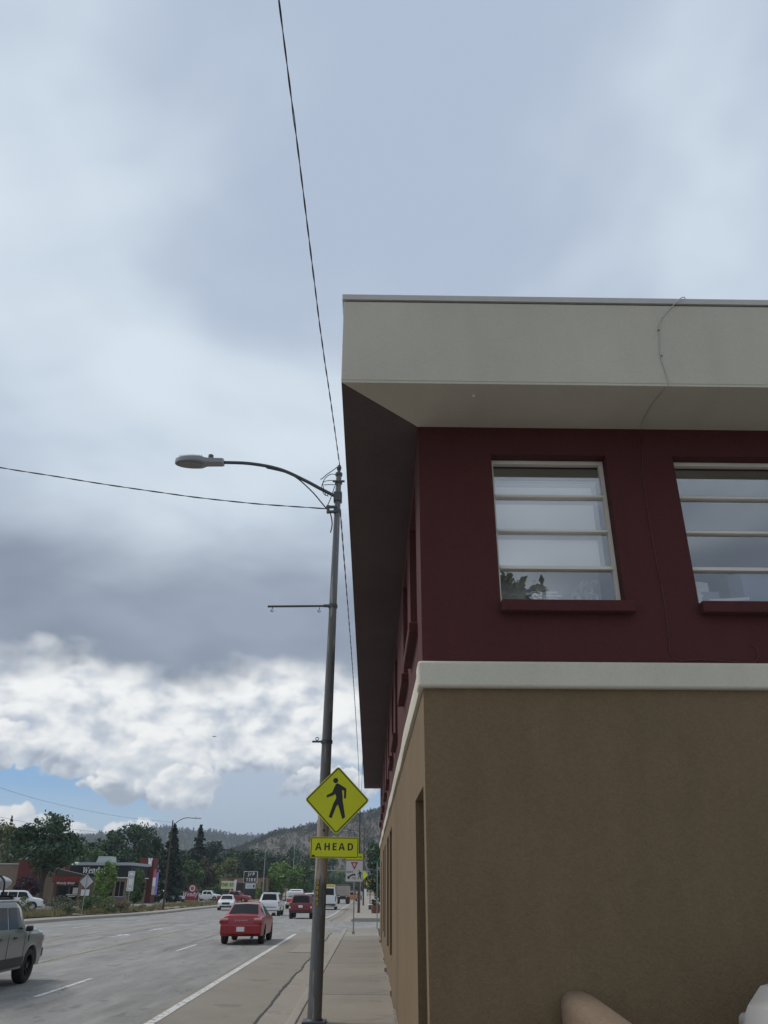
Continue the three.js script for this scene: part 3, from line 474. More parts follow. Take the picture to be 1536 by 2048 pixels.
  for (const x of [-1.79, -0.95]) P('hook', tube([[x, 6.28, PZ + 0.02], [x, 6.24, PZ + 0.02], [x - 0.03, 6.21, PZ + 0.02], [x, 6.19, PZ + 0.02], [x + 0.025, 6.215, PZ + 0.02]], 0.007, 14, 5), M.pole);
  P('lower_bracket', merge([rod([lean(3.94), 3.94, PZ + 0.03], [-0.98, 3.94, PZ + 0.03], 0.017), new THREE.CylinderGeometry(0.096, 0.096, 0.055, 16).translate(lean(3.94), 3.94, PZ), new THREE.TorusGeometry(0.024, 0.006, 6, 14).translate(-0.90, 3.985, PZ + 0.03)]), M.pole);
  P('hand_hole_plug', new THREE.CylinderGeometry(0.018, 0.018, 0.03, 12).rotateX(Math.PI / 2).translate(lean(2.6) + 0.02, 2.57, PZ + 0.088), M.black);
  // pole number, one stacked digit plate after another
  [...'30963'].forEach((ch, k) => { const y = 1.83 - k * 0.074, a = -0.38; const m = part('number_plate', rbox(0.045, 0.07, 0.004, 0.0015), std(0.07, 0.055, 0.03, 0.7), L); m.position.set(Math.sin(a) * 0.097 + lean(y) - lean(0), y, Math.cos(a) * 0.097); m.rotation.y = a; const t = part('digit', text(ch, 0.052, 0.002), std(0.55, 0.36, 0.02, 0.6), m); t.position.z = 0.0022; });
}
// wires from the lamp
twisted(9, [[lean(9) + 0.01, 9.2, PZ], [-0.73, 9.14, -11.3], [-0.81, 9.17, -9.2], [-0.905, 9.46, -6.8], [-1.035, 10.06, -5], [-1.3, 11.5, -1.7], [-1.7, 13.6, 3], [-2.0, 15, 6]], 0.0062, 'overhead_wire', 'twisted wire rising from the lamp top over the viewer', 'wire');
twisted(8, [[-0.88, 8.23, PZ + 0.05], [-2.6, 8.38, PZ], [-4.7, 8.66, PZ], [-7.25, 9.08, PZ], [-12, 9.9, PZ], [-20.6, 11.4, PZ]], 0.007, 'overhead_wire', 'twisted wire leaving the lamp to the left across the street', 'wire');
twisted(6, [[lean(8.2) + 0.06, 8.2, PZ - 0.04], [-0.60, 7.86, -25], [-0.68, 7.7, -45], [-0.9, 7.9, -65], [-1.04, 8.3, -82.2]], 0.008, 'overhead_wire', 'thin wire running down the street behind the lamp', 'wire');
twisted(6, [[-0.3, 9.6, -34], [-0.62, 9.0, -58], [-0.98, 8.75, -82.2]], 0.010, 'overhead_wire', 'short wire end beside the eaves far down the building', 'wire');

// ---------------------------------------------------------------- crossing sign and plaque
let planterGroup;
const walker = s => { const pts = [[505, 868], [522, 861], [545, 866], [645, 922], [653, 940], [650, 1058], [623, 1058], [622, 958], [592, 946], [604, 1040], [606, 1085], [648, 1302], [610, 1330], [543, 1138], [520, 1166], [462, 1320], [422, 1302], [478, 1130], [512, 1062], [516, 1040], [498, 1000], [470, 1022], [385, 1052], [377, 1024], [458, 980], [478, 922]]; const a = poly(pts.map(([x, y]) => [(x - 530) * s, (1080 - y) * s])); const c = new THREE.Shape(); c.absarc((498 - 530) * s, (1080 - 823) * s, 35 * s, 0, Math.PI * 2); return merge([plate(a, 0.002), plate(c, 0.002)]); };
{
  const S = thing('crossing_sign', 'lime diamond pedestrian sign mounted on the near street lamp', 'sign', [-0.535, 3.02, PZ + 0.115]); S.rotation.z = -0.012;
  const d = 0.735, rot = g => g.rotateZ(Math.PI / 4);
  part('plate', rot(plate(roundRect(d, d, 0.045), 0.004)), M.lime, S);
  part('border', rot(plate(ringRect(d - 0.03, d - 0.03, 0.035, 0.016), 0.0015)), M.signBlack, S).position.z = 0.0045;
  part('walking_figure', walker(0.505 / 440), M.signBlack, S).position.z = 0.0045;
  for (const [x, y] of [[-0.21, 0.19], [-0.25, 0.10], [-0.22, -0.18]]) part('bolt', new THREE.CylinderGeometry(0.007, 0.007, 0.004, 8).rotateX(Math.PI / 2), M.galv, S).position.set(x, y, 0.006);
  part('mount_strap', merge([rbox(0.16, 0.03, 0.10, 0.004, -0.21, 0.12, -0.05), rbox(0.16, 0.03, 0.10, 0.004, -0.21, -0.14, -0.05)]), M.galv, S);
}
{
  const S = thing('ahead_plaque', 'lime rectangular plaque reading AHEAD below the diamond sign', 'sign', [-0.557, 2.32, PZ + 0.118]); S.rotation.z = -0.006;
  part('plate', plate(roundRect(0.755, 0.305, 0.03), 0.004), M.lime, S);
  part('border', plate(ringRect(0.735, 0.285, 0.025, 0.010), 0.0015), M.signBlack, S).position.z = 0.0045;
  part('lettering', text('AHEAD', 0.105, 0.0015, fontBold, 1.05, 0, 0.14), M.signBlack, S).position.set(-0.005, 0.012, 0.0045);
  part('sticker', rbox(0.045, 0.024, 0.001, 0.0004), M.signBlack, S).position.set(-0.325, -0.118, 0.0058);
  for (const y of [0.09, -0.075]) part('bolt', new THREE.CylinderGeometry(0.007, 0.007, 0.004, 8).rotateX(Math.PI / 2), M.galv, S).position.set(-0.205, y, 0.006);
  part('mount_strap', rbox(0.16, 0.03, 0.10, 0.004, -0.21, 0.0, -0.05), M.galv, S);
}
{ // STATE LAW / yield here to pedestrians
  const S = thing('yield_sign', 'white and lime STATE LAW yield sign on a thin post at the pavement end', 'sign', [-0.68, 0, -37.5]);
  part('post', rod([0, 0, 0], [0, 2.9, 0], 0.028, 0.028, 8), M.galv, S); part('post_foot', merge([rbox(0.12, 0.14, 0.12, 0.02, 0, 0.05, 0)]), M.galv, S);
  const z = 0.035, k = 0.77 / 395, Q = (x, y) => [(x - 747) * k, 1.99 + (715 - y) * k];
  part('panel', plate(roundRect(0.77, 0.86, 0.03), 0.004).translate(0, 1.99 + 0.43, z), M.signWhite, S);
  part('top_panel', plate(roundRect(0.77, 0.27, 0.03), 0.004).translate(0, 2.995, z), M.lime, S);
  part('border', merge([plate(ringRect(0.755, 0.845, 0.03, 0.012), 0.001).translate(0, 2.42, z + 0.0045), plate(ringRect(0.755, 0.255, 0.03, 0.012), 0.001).translate(0, 2.995, z + 0.0045)]), M.signBlack, S);
  const tri = poly([Q(662, 312), Q(828, 312), Q(744, 472)]); tri.holes.push(new THREE.Path([Q(703, 336), Q(787, 336), Q(744, 418)].map(p => new THREE.Vector2(...p))));
  part('yield_triangle', plate(tri, 0.001).translate(0, 0, z + 0.0045), M.signRed, S);
  const word = (s, x, y, h, sx = 1) => part('lettering', text(s, h, 0.001, fontBold, sx).translate(...Q(x, y), z + 0.0045), M.signBlack, S);
  word('STATE LAW', 747, 205, 0.085, 0.95); word('HERE', 645, 512, 0.08); word('TO', 740, 640, 0.08); part('lettering', text('YIELD', 0.022, 0.001).translate(...Q(744, 356), z + 0.0045), M.signRed, S);
  part('arrow', plate(poly([Q(770, 590), Q(770, 552), Q(735, 550), Q(690, 560), Q(650, 580), Q(618, 605), Q(597, 588), Q(594, 656), Q(656, 642), Q(640, 626), Q(668, 603), Q(700, 590), Q(735, 584)]), 0.001).translate(0, 0, z + 0.0045), M.signBlack, S);
  part('walking_figure', walker(180 * k / 510).translate(...Q(866, 578), z + 0.0045), M.signBlack, S);
}
console.log('lamp done');

// ---------------------------------------------------------------- other poles, lamps and signs along the street
function farLamp(name, label, x, z, h, arm, mat, base = gyWalk(z)) {
  const L = thing(name, label, 'street lamp', [x, base, z]);
  part('shaft', rod([0, 0, 0], [0, h, 0], 0.12, 0.06, 10), mat, L);
  part('arm', tube([[0, h - 0.7, 0], [arm * 0.25, h - 0.1, 0], [arm * 0.55, h + 0.22, 0], [arm, h + 0.2, 0]], 0.04, 20, 6), mat, L);
  part('lamp_head', rbox(0.75, 0.10, 0.3, 0.04, arm + Math.sign(arm) * 0.3, h + 0.2, 0), std(0.4, 0.42, 0.43, 0.4), L); part('light_sensor', rbox(0.08, 0.1, 0.08, 0.02, arm + Math.sign(arm) * 0.05, h + 0.29, 0), M.pole, L);
  part('base_plate', rbox(0.34, 0.06, 0.34, 0.01, 0, 0.03, 0), mat, L);
}
farLamp('street_lamp', 'dark curved-arm street lamp beside the red roadside sign', -21.75, -92.5, 8.8, 2.4, M.wood);
farLamp('street_lamp', 'pale thin street lamp in front of the bright green tree', -20.9, -170, 9.4, 2.2, M.galv);
farLamp('street_lamp', 'distant lamp arm pale against the hillside', -21.2, -238, 16.5, 2.6, M.galv);
farLamp('street_lamp', 'brown pole behind the yield sign with lamp arm over the street', -1.04, -82.4, 9.2, -2.2, M.wood);
farLamp('street_lamp', 'second pole down the sidewalk past the yield sign', -0.9, -123.4, 9.6, -2.4, M.wood);
{ const L = thing('lot_light', 'slim dark parking-lot light beside the red tower', 'lamp post', [-42.3, gyWalk(-130), -130]); part('shaft', rod([0, 0, 0], [0, 7.6, 0], 0.09, 0.06, 8), M.pole, L); part('lamp_head', rbox(0.9, 0.14, 0.4, 0.03, 0.1, 7.65, 0), M.pole, L); }
{ const L = thing('utility_pole', 'wooden pole behind the viewer that carries the rising wire', 'pole', [-2.0, -0.2, 6]); part('shaft', rod([0, 0, 0], [0, 15.6, 0], 0.16, 0.1, 12), M.wood, L); }
{ const L = thing('utility_pole', 'wooden pole across the street left of the frame', 'pole', [-20.7, -0.2, PZ]); part('shaft', rod([0, 0, 0], [0, 11.8, 0], 0.15, 0.1, 12), M.wood, L); }
const lineWire = (pts, label) => solo('overhead_wire', tube(pts, 0.009, 40, 4), M.wire, label, 'wire');
lineWire([[-21.75, 8.2, -92.5], [-25, 8.0, -80], [-28.5, 8.6, -65], [-31, 10.5, -50]], 'faint upper wire slanting left from the curved-arm lamp');
lineWire([[-21.75, 7.0, -92.5], [-25, 6.4, -80], [-28.5, 6.6, -65], [-31, 7.8, -50]], 'faint lower wire slanting left from the curved-arm lamp');
{ const L = thing('utility_pole', 'wooden pole beyond the left frame edge holding two wires', 'pole', [-31, -0.2, -50]); part('shaft', rod([0, 0, 0], [0, 11, 0], 0.15, 0.1, 12), M.wood, L); }
{ // diamond sign seen from behind, and the tilted row of route plates
  const S = thing('sign_back', 'grey back of a diamond road sign across the street', 'sign', [-21.5, gyWalk(-65.8), -65.8]);
  part('post', rod([0, 0, -0.03], [0.02, 2.9, -0.03], 0.032, 0.032, 8), M.galv, S); part('plate', plate(roundRect(0.72, 0.72, 0.05), 0.004).rotateZ(Math.PI / 4).translate(0, 2.3, -0.07), std(0.5, 0.51, 0.52, 0.45, { map: T.grime }), S); part('lower_plate', plate(roundRect(0.62, 0.42, 0.03), 0.004).translate(0.02, 1.55, -0.07), std(0.62, 0.63, 0.64, 0.45), S);
  const A = thing('route_sign', 'column of three white route plates among the small trees', 'sign', [-24.3, gyWalk(-88.1), -88.1]);
  part('post', rod([0, 0, -0.04], [0, 3.7, -0.04], 0.03, 0.03, 8), M.galv, A);
  for (const [y, h, n] of [[3.35, 0.5, 'top_plate'], [2.62, 0.82, 'route_plate'], [1.98, 0.4, 'arrow_plate']]) { const q = part(n, plate(roundRect(0.66, h, 0.04), 0.004).translate(0, y, 0), M.signWhite, A); part('marking', plate(ringRect(0.5, h - 0.14, 0.04, 0.05), 0.001).translate(0, y, 0.0045), std(0.3, 0.31, 0.33, 0.5), q); }
}
{ // street name post and the small signs past the side street
  const S = thing('street_name_post', 'green street-name sign on a thin post by the building end', 'sign', [0.36, 0, -41.9]);
  part('post', rod([0, 0, 0], [0, 2.9, 0], 0.025, 0.025, 8), M.galv, S); part('name_plate', rbox(0.3, 0.12, 0.012, 0.004, -0.06, 2.92, 0), std(0.02, 0.16, 0.10, 0.5), S); part('name_plate', rbox(0.012, 0.12, 0.5, 0.004, 0, 3.06, 0), std(0.02, 0.16, 0.10, 0.5), S);
  const D = thing('crossing_sign', 'distant lime diamond sign half hidden behind the yield sign', 'sign', [-0.93, gyWalk(-84), -84]); part('post', rod([0, 0, -0.03], [0, 3.6, -0.03], 0.035, 0.035, 8), M.galv, D); part('plate', plate(roundRect(0.6, 0.6, 0.05), 0.004).rotateZ(Math.PI / 4).translate(0.3, 3.25, 0.02), M.lime, D); part('arm', rbox(0.4, 0.05, 0.03, 0.01, 0.16, 3.25, 0), M.galv, D);
  const Y = thing('hanging_sign', 'small yellow shop sign over the far sidewalk', 'sign', [0.05, gyWalk(-128), -128]); part('post', rod([0, 0, 0], [0, 4.6, 0], 0.06, 0.06, 8), M.pole, Y); part('panel', rbox(1.0, 1.0, 0.12, 0.02, -0.1, 2.9, 0.1), std(0.62, 0.42, 0.04, 0.5), Y); part('upper_panel', rbox(1.5, 0.9, 0.12, 0.02, -0.3, 4.1, 0.1), std(0.25, 0.3, 0.36, 0.5), Y); part('frame', rbox(1.1, 0.07, 0.14, 0.01, -0.1, 2.36, 0.1), M.pole, Y); part('banner', rbox(0.45, 1.2, 0.05, 0.01, -0.75, 1.5, 0.1), M.white, Y);
  const b = thing('bench', 'small bench on the far sidewalk beside the planter', 'bench', [0.1, gyWalk(-97), -97]); part('seat', rbox(0.5, 0.06, 1.3, 0.01, 0, 0.45, 0), M.white, b); part('backrest', rbox(0.05, 0.45, 1.3, 0.01, 0.24, 0.72, 0), M.white, b); for (const s of [-0.55, 0.55]) part('leg', rbox(0.45, 0.43, 0.05, 0.01, 0, 0.215, s), M.pole, b);
  const p = thing('planter', 'brown barrel planter with shrubs at the sidewalk corner', 'planter', [0.55, gyWalk(-80.5), -80.5]); part('barrel', new THREE.LatheGeometry([[0.36, 0], [0.44, 0.35], [0.42, 0.7], [0.38, 0.7], [0.36, 0.6], [0, 0.6]].map(q => new THREE.Vector2(...q)), 18), std(0.14, 0.06, 0.04, 0.8), p); part('rim', new THREE.TorusGeometry(0.42, 0.025, 6, 20).rotateX(Math.PI / 2).translate(0, 0.68, 0), std(0.10, 0.05, 0.035, 0.8), p); planterGroup = p;
}
{ // traffic signal mast far down the street
  const S = thing('traffic_signal', 'pale traffic-signal mast arm far down the street', 'traffic signal', [1.2, gyWalk(-215), -215]);
  part('mast', rod([0, 0, 0], [0, 6.6, 0], 0.16, 0.12, 10), M.galv, S); part('mast_arm', rod([0, 6.0, 0], [-19.4, 6.5, 0], 0.11, 0.06, 8), M.galv, S);
  for (const x of [-9.2, -12.6, -16]) { const q = part('signal_head', rbox(0.42, 1.15, 0.3, 0.03, x, 6.25, 0.15), std(0.5, 0.4, 0.06, 0.5), S); for (let k = 0; k < 3; k++) part('signal_lens', new THREE.CylinderGeometry(0.13, 0.13, 0.05, 12).rotateX(Math.PI / 2).translate(x, 6.6 - k * 0.35, 0.32), M.black, q); }
  part('name_plate', rbox(1.9, 0.5, 0.05, 0.02, -5.6, 6.2, 0.12), M.white, S);
}

// ---------------------------------------------------------------- vehicles: a lofted body with wheel arches; glass, lamps and trim set on its skin. Forward is -z.
const wheelCache = {};
function wheelParts(R, W, steel) {
  const k = [R, W].join(); if (wheelCache[k]) return wheelCache[k];
  const pr = [[R * 0.62, -W / 2], [R * 0.9, -W / 2], [R * 0.98, -W * 0.38], [R, -W * 0.2], [R, W * 0.2], [R * 0.98, W * 0.38], [R * 0.9, W / 2], [R * 0.62, W / 2], [R * 0.62, -W / 2]].map(p => new THREE.Vector2(...p));
  const tyre = new THREE.LatheGeometry(pr, 28).rotateZ(Math.PI / 2);
  const rim = [new THREE.CylinderGeometry(R * 0.63, R * 0.63, W * 0.3, 24, 1, true).rotateZ(Math.PI / 2), new THREE.CylinderGeometry(R * 0.15, R * 0.17, W * 0.8, 12).rotateZ(Math.PI / 2)];
  for (let s = 0; s < 5; s++) rim.push(new RoundedBoxGeometry(W * 0.5, R * 0.52, R * 0.16, 1, 0.01).translate(0, R * 0.35, 0).rotateX(s * 1.2566));
  rim.push(new THREE.CylinderGeometry(R * 0.6, R * 0.6, W * 0.1, 20).rotateZ(Math.PI / 2));
  return wheelCache[k] = { tyre, rim: merge(rim) };
}
function vehicle(o, label, category, pos, turn, group) {
  const G = thing(o.name, label, category, pos, turn, group), { L, W, keys, R, zr, zf, clear: yb } = o, hw = W / 2;
  const K = keys.map(k => k.slice());   // [distance from the tail, roof or deck height, belt height, half-width factor, top half-width factor]
  const at = s => { let i = 1; while (i < K.length - 1 && K[i][0] < s) i++; const a = K[i - 1], b = K[i], t = clamp((s - a[0]) / (b[0] - a[0])); return [1, 2, 3, 4].map(j => lerp(a[j], b[j], t)); };
  const wheelsAt = [zr, zf];
  const ring = s => {
    const [yt, ybelt0, w0, wt0] = at(s), w = w0 * hw, wt = wt0 * hw, yB = Math.min(ybelt0, yt - 0.02);
    let lo = yb + (s < 0.12 ? (0.12 - s) * 0.9 : s > L - 0.15 ? (s - L + 0.15) * 0.6 : 0), arch = 0;
    for (const z of wheelsAt) { const d = Math.abs(s - z), r = R * 1.16; if (d < r) arch = Math.max(arch, R + Math.sqrt(r * r - d * d)); }
    const a = Math.min(Math.max(lo, arch), yB - 0.1), mid = Math.max(lerp(lo, yB, 0.42), a + 0.02), edge = Math.min(0.07, (yt - yB) * 0.5);
    const ribs = o.flare ? o.flare * (arch > lo ? 1 : 0) : 0;
    return [[0, a], [w * 0.8, a], [w * 0.965 + ribs, a], [w * 0.99 + ribs, Math.max(a + 0.01, lo + 0.09)], [w, mid], [w * 0.995, lerp(mid, yB, 0.7)], [w * 0.975, yB], [lerp(w * 0.975, wt, 0.93), yt - edge], [wt - Math.min(0.06, wt * 0.1), yt], [0, yt + (o.crown ?? 0.025)]];
  };
  const st = new Set([0, L]); for (let i = 0; i <= 64; i++) st.add(L * i / 64); for (const k of K) st.add(k[0]); for (const z of wheelsAt) for (let i = -8; i <= 8; i++) st.add(clamp(z + R * 1.16 * Math.sin(i / 8 * 1.5708), 0, L));
  const S = [...st].sort((a, b) => a - b).filter((v, i, a) => !i || v - a[i - 1] > 0.004);
  const M_ = 10, P = [], I = [], row = 2 * M_ - 1;
  const zOf = s => L / 2 - s;
  for (const s of S) { const r = ring(s); for (let k = 0; k < M_; k++) P.push(r[k][0], r[k][1], zOf(s)); for (let k = M_ - 2; k > 0; k--) P.push(-r[k][0], r[k][1], zOf(s)); P.push(0, r[0][1], zOf(s)); }
  for (let i = 0; i < S.length - 1; i++) for (let k = 0; k < row - 1; k++) { const a = i * row + k, b = a + 1, c = a + row, d = c + 1; I.push(a, c, b, b, c, d); }
  const cap = (i, flip) => { const c = P.length / 3, r = ring(S[i]); P.push(0, (r[0][1] + r[9][1]) / 2, zOf(S[i])); for (let k = 0; k < row - 1; k++) { const a = i * row + k; flip ? I.push(c, a + 1, a) : I.push(c, a, a + 1); } };
  cap(0, false); cap(S.length - 1, true);
  const bg = new THREE.BufferGeometry(); bg.setAttribute('position', new THREE.Float32BufferAttribute(P, 3)); bg.setIndex(I);
  part('body', toCreasedNormals(bg, 0.6), o.paint, G);
  // skin patch between ring places ta..tb (right side positive) or across the top
  const skin = (s, t, sgn) => { const r = ring(s), i = Math.min(Math.floor(t), M_ - 2), f = t - i; return V(sgn * lerp(r[i][0], r[i + 1][0], f), lerp(r[i][1], r[i + 1][1], f), zOf(s)); };
  const grid = (f, nu, nv, off) => { const q = [], ii = []; for (let a = 0; a <= nu; a++) for (let b = 0; b <= nv; b++) { const p = f(a / nu, b / nv); q.push(p.x, p.y, p.z); } for (let a = 0; a < nu; a++) for (let b = 0; b < nv; b++) { const e = a * (nv + 1) + b; ii.push(e, e + nv + 1, e + 1, e + 1, e + nv + 1, e + nv + 2); } const g = new THREE.BufferGeometry(); g.setAttribute('position', new THREE.Float32BufferAttribute(q, 3)); g.setIndex(ii); g.computeVertexNormals(); const n = g.attributes.normal, p = g.attributes.position; let sg = 0; for (let k = 0; k < p.count; k++) sg += n.getX(k) * p.getX(k) + n.getY(k) * (p.getY(k) - 0.8) + n.getZ(k) * p.getZ(k) * 0.3; sg = Math.sign(sg) || 1; for (let k = 0; k < p.count; k++) p.setXYZ(k, p.getX(k) + sg * off * n.getX(k), p.getY(k) + sg * off * n.getY(k), p.getZ(k) + sg * off * n.getZ(k)); return g; };
  const sidePatch = (s0, s1, t0, t1, sgn, off = 0.008, sl0 = 0, sl1 = 0) => grid((u, v) => skin(lerp(s0 + sl0 * v, s1 + sl1 * v, u), lerp(t0, t1, v), sgn), 8, 4, off);
  const topPatch = (s0, s1, e, off = 0.008) => grid((u, v) => { const s = lerp(s0, s1, u), r = ring(s), x = lerp(-1, 1, v); return V(x * r[8][0] * e, r[8][1] + (o.crown ?? 0.025) * (1 - Math.abs(x)), zOf(s)); }, 6, 8, off);
  for (const [n, a, b, e] of o.top || []) part(n, topPatch(a, b, e ?? 0.97), n === 'bed_floor' ? M.black : M.darkGlass, G);
  for (const [a, b, sl0, sl1] of o.sides || []) for (const s of [1, -1]) part('side_window', sidePatch(a, b, 6.12, 6.9, s, 0.008, sl0 || 0, sl1 || 0), M.darkGlass, G);
  for (const s of [1, -1]) {
    for (const [a, b, t0, t1, n, mat] of o.trim || []) part(n, sidePatch(a, b, t0, t1, s, 0.012), mat, G);
  }
  const wp = wheelParts(R, o.tyre || 0.22);
  for (const z of wheelsAt) for (const s of [1, -1]) { const w = new THREE.Group(); w.name = 'wheel'; w.position.set(s * (hw - (o.tyre || 0.22) / 2 - 0.015), R, zOf(z)); if (s < 0) w.rotation.y = Math.PI; G.add(w); part('tyre', wp.tyre, M.rubber, w); part('rim', wp.rim, o.rim || M.rim, w); }
  part('underbody', rbox(W * 0.82, 0.16, L * 0.86, 0.03, 0, yb + 0.06, 0), M.black, G);
  if (o.mirror) for (const s of [1, -1]) part('mirror', rbox(0.17, 0.13, 0.10, 0.04, s * (hw + 0.09), o.mirror[1], zOf(o.mirror[0])), o.mirrorMat || M.darkPlastic, G);
  for (const [n, x, y, z, w, h, d, mat, both] of o.bits || []) for (const s of both ? [1, -1] : [1]) part(n, rbox(w, h, d, Math.min(w, h, d) * 0.3, s * x, y, z > 0 ? L / 2 + z - 10 : -L / 2 + z + 10, 2), mat, G);
  return G;
}
// bits: z is 10 + offset beyond the tail, or -(10 + offset) beyond the nose
const rear = d => 10 + d, nose = d => -(10 + d);
const sedanKeys = [[0, 0.62, 0.6, 0.80, 0.74], [0.04, 0.86, 0.84, 0.90, 0.80], [0.10, 1.00, 0.93, 0.95, 0.80], [0.55, 1.04, 0.97, 1, 0.80], [1.22, 1.41, 0.98, 1, 0.66], [1.7, 1.45, 0.97, 1, 0.655], [2.3, 1.45, 0.95, 1, 0.65], [2.65, 1.38, 0.94, 1, 0.66], [3.35, 1.00, 0.92, 0.99, 0.80], [4.1, 0.88, 0.84, 0.95, 0.80], [4.36, 0.72, 0.68, 0.86, 0.78], [4.42, 0.50, 0.48, 0.78, 0.72]];
const sedan = (paint, plateMat) => ({ name: 'sedan', L: 4.42, W: 1.72, R: 0.325, clear: 0.31, zr: 0.92, zf: 3.5, keys: sedanKeys, paint, top: [['rear_window', 0.60, 1.20, 0.95], ['windshield', 2.68, 3.32, 0.96]], sides: [[1.05, 1.62, -0.02, 0.12], [1.68, 2.38, 0, -0.02], [2.44, 3.12, 0, -0.42]], mirror: [2.95, 1.0], trim: [] });
const suvKeys = (H, b = 1.1) => [[0, 0.72, 0.70, 0.84, 0.80], [0.05, b - 0.02, b - 0.05, 0.93, 0.86], [0.10, b + 0.06, b, 0.97, 0.87], [0.34, H - 0.10, b + 0.02, 1, 0.74], [0.46, H - 0.03, b + 0.02, 1, 0.72], [1.2, H, b + 0.01, 1, 0.715], [2.7, H - 0.01, b, 1, 0.72], [3.05, H - 0.09, b - 0.01, 1, 0.735], [3.62, b + 0.07, b - 0.02, 0.995, 0.84], [4.3, b - 0.04, b - 0.1, 0.95, 0.84], [4.58, b - 0.2, b - 0.26, 0.88, 0.82], [4.64, 0.62, 0.58, 0.80, 0.76]];
const suv = (paint, H, W, b) => ({ name: 'suv', L: 4.64, W, R: 0.39, clear: 0.42, zr: 0.98, zf: 3.66, keys: suvKeys(H, b), paint, tyre: 0.25, top: [['rear_window', 0.12, 0.33, 0.9], ['windshield', 3.08, 3.58, 0.95]], sides: [[0.62, 1.25, 0.0, 0.02], [1.33, 2.15], [2.22, 3.3, 0, -0.35]], mirror: [3.15, b + 0.05] });
const pickupKeys = [[0, 0.62, 0.6, 0.88, 0.84], [0.04, 1.06, 1.0, 0.98, 0.94], [1.75, 1.07, 1.02, 1, 0.95], [1.80, 1.12, 1.06, 1, 0.86], [1.92, 1.74, 1.10, 0.99, 0.73], [2.2, 1.80, 1.10, 0.99, 0.71], [3.4, 1.79, 1.09, 0.99, 0.71], [3.7, 1.70, 1.08, 0.99, 0.73], [4.25, 1.18, 1.07, 0.99, 0.84], [5.2, 1.08, 1.0, 0.96, 0.84], [5.44, 0.9, 0.84, 0.9, 0.82], [5.5, 0.62, 0.58, 0.84, 0.8]];
const pickup = paint => ({ name: 'pickup', L: 5.5, W: 1.9, R: 0.38, clear: 0.36, zr: 1.15, zf: 4.45, keys: pickupKeys, paint, tyre: 0.26, crown: 0.01, top: [['bed_floor', 0.12, 1.68, 0.84], ['rear_window', 1.82, 1.91, 0.86], ['windshield', 3.72, 4.2, 0.95]], sides: [[2.1, 2.78, 0.0, 0.02], [2.86, 3.9, 0, -0.36]], mirror: [3.85, 1.15] });
const std2 = (r, g, b) => std(r, g, b, 0.4);
const plateBit = (y, d, w = 0.31) => ['licence_plate', 0, y, rear(d), w, 0.16, 0.02, M.signWhite];

const redPaint = carPaint(0.27, 0.004, 0.010, 0.40, 0.4), whitePaint = carPaint(0.66, 0.67, 0.68), maroonPaint = carPaint(0.12, 0.004, 0.009, 0.45, 0.25), greyPaint = carPaint(0.19, 0.225, 0.21), redPaint2 = carPaint(0.26, 0.02, 0.03), silver = carPaint(0.5, 0.52, 0.54);
{ // red sedan ahead
  const z = -33.0 - 4.42 / 2, o = sedan(redPaint);
  o.bits = [['tail_light', 0.68, 0.81, rear(-0.085), 0.36, 0.15, 0.16, M.tail, true], ['reverse_light', 0.66, 0.905, rear(-0.085), 0.30, 0.075, 0.15, std(0.62, 0.36, 0.36, 0.2), true], plateBit(0.55, 0.03), ['bumper', 0, 0.54, rear(-0.045), 1.6, 0.32, 0.14, redPaint], ['exhaust', 0.45, 0.26, rear(-0.12), 0.09, 0.07, 0.3, M.black], ['spoiler_lip', 0, 1.0, rear(-0.12), 1.2, 0.02, 0.06, redPaint]];
  const G = vehicle(o, 'red compact sedan driving away in the lane beside the shoulder', 'car', [-4.82, gyRoad(z), z], 0); G.scale.setScalar(0.95);
  part('badge', text('SUBARU', 0.055, 0.004, fontBold, 1.2, 0, 0.35).translate(0, 0.86, 4.42 / 2 - 0.005), M.chrome, G);
}
{ const z = -76.4 - 2.32, o = suv(whitePaint, 1.83, 1.86, 1.14); o.bits = [['tail_light', 0.83, 0.95, rear(-0.10), 0.12, 0.42, 0.12, M.tail, true], plateBit(0.88, -0.0), ['bumper', 0, 0.58, rear(0.0), 1.7, 0.22, 0.14, whitePaint], ['bumper_strip', 0, 0.71, rear(0.02), 1.3, 0.04, 0.13, M.darkPlastic], ['spoiler', 0, 1.78, rear(-0.42), 1.2, 0.05, 0.22, whitePaint], ['roof_rail', 0.60, 1.85, rear(-1.6), 0.04, 0.05, 2.0, whitePaint, true]]; vehicle(o, 'white tall suv driving away in the second lane', 'car', [-8.8, gyRoad(z), z], 0); }
{ const z = -65.3 - 2.25, o = suv(maroonPaint, 1.66, 1.78, 1.0); o.bits = [['tail_light', 0.78, 0.98, rear(-0.10), 0.16, 0.26, 0.14, M.tail, true], ['reverse_light', 0.79, 0.78, rear(-0.07), 0.13, 0.14, 0.14, M.lens, true], plateBit(0.86, -0.01), ['bumper', 0, 0.62, rear(0.0), 1.62, 0.18, 0.16, maroonPaint], ['bumper_strip', 0, 0.48, rear(-0.01), 1.55, 0.14, 0.16, M.darkPlastic]]; vehicle(o, 'dark maroon suv driving away ahead of the red sedan', 'car', [-5.15, gyRoad(z), z], 0); }
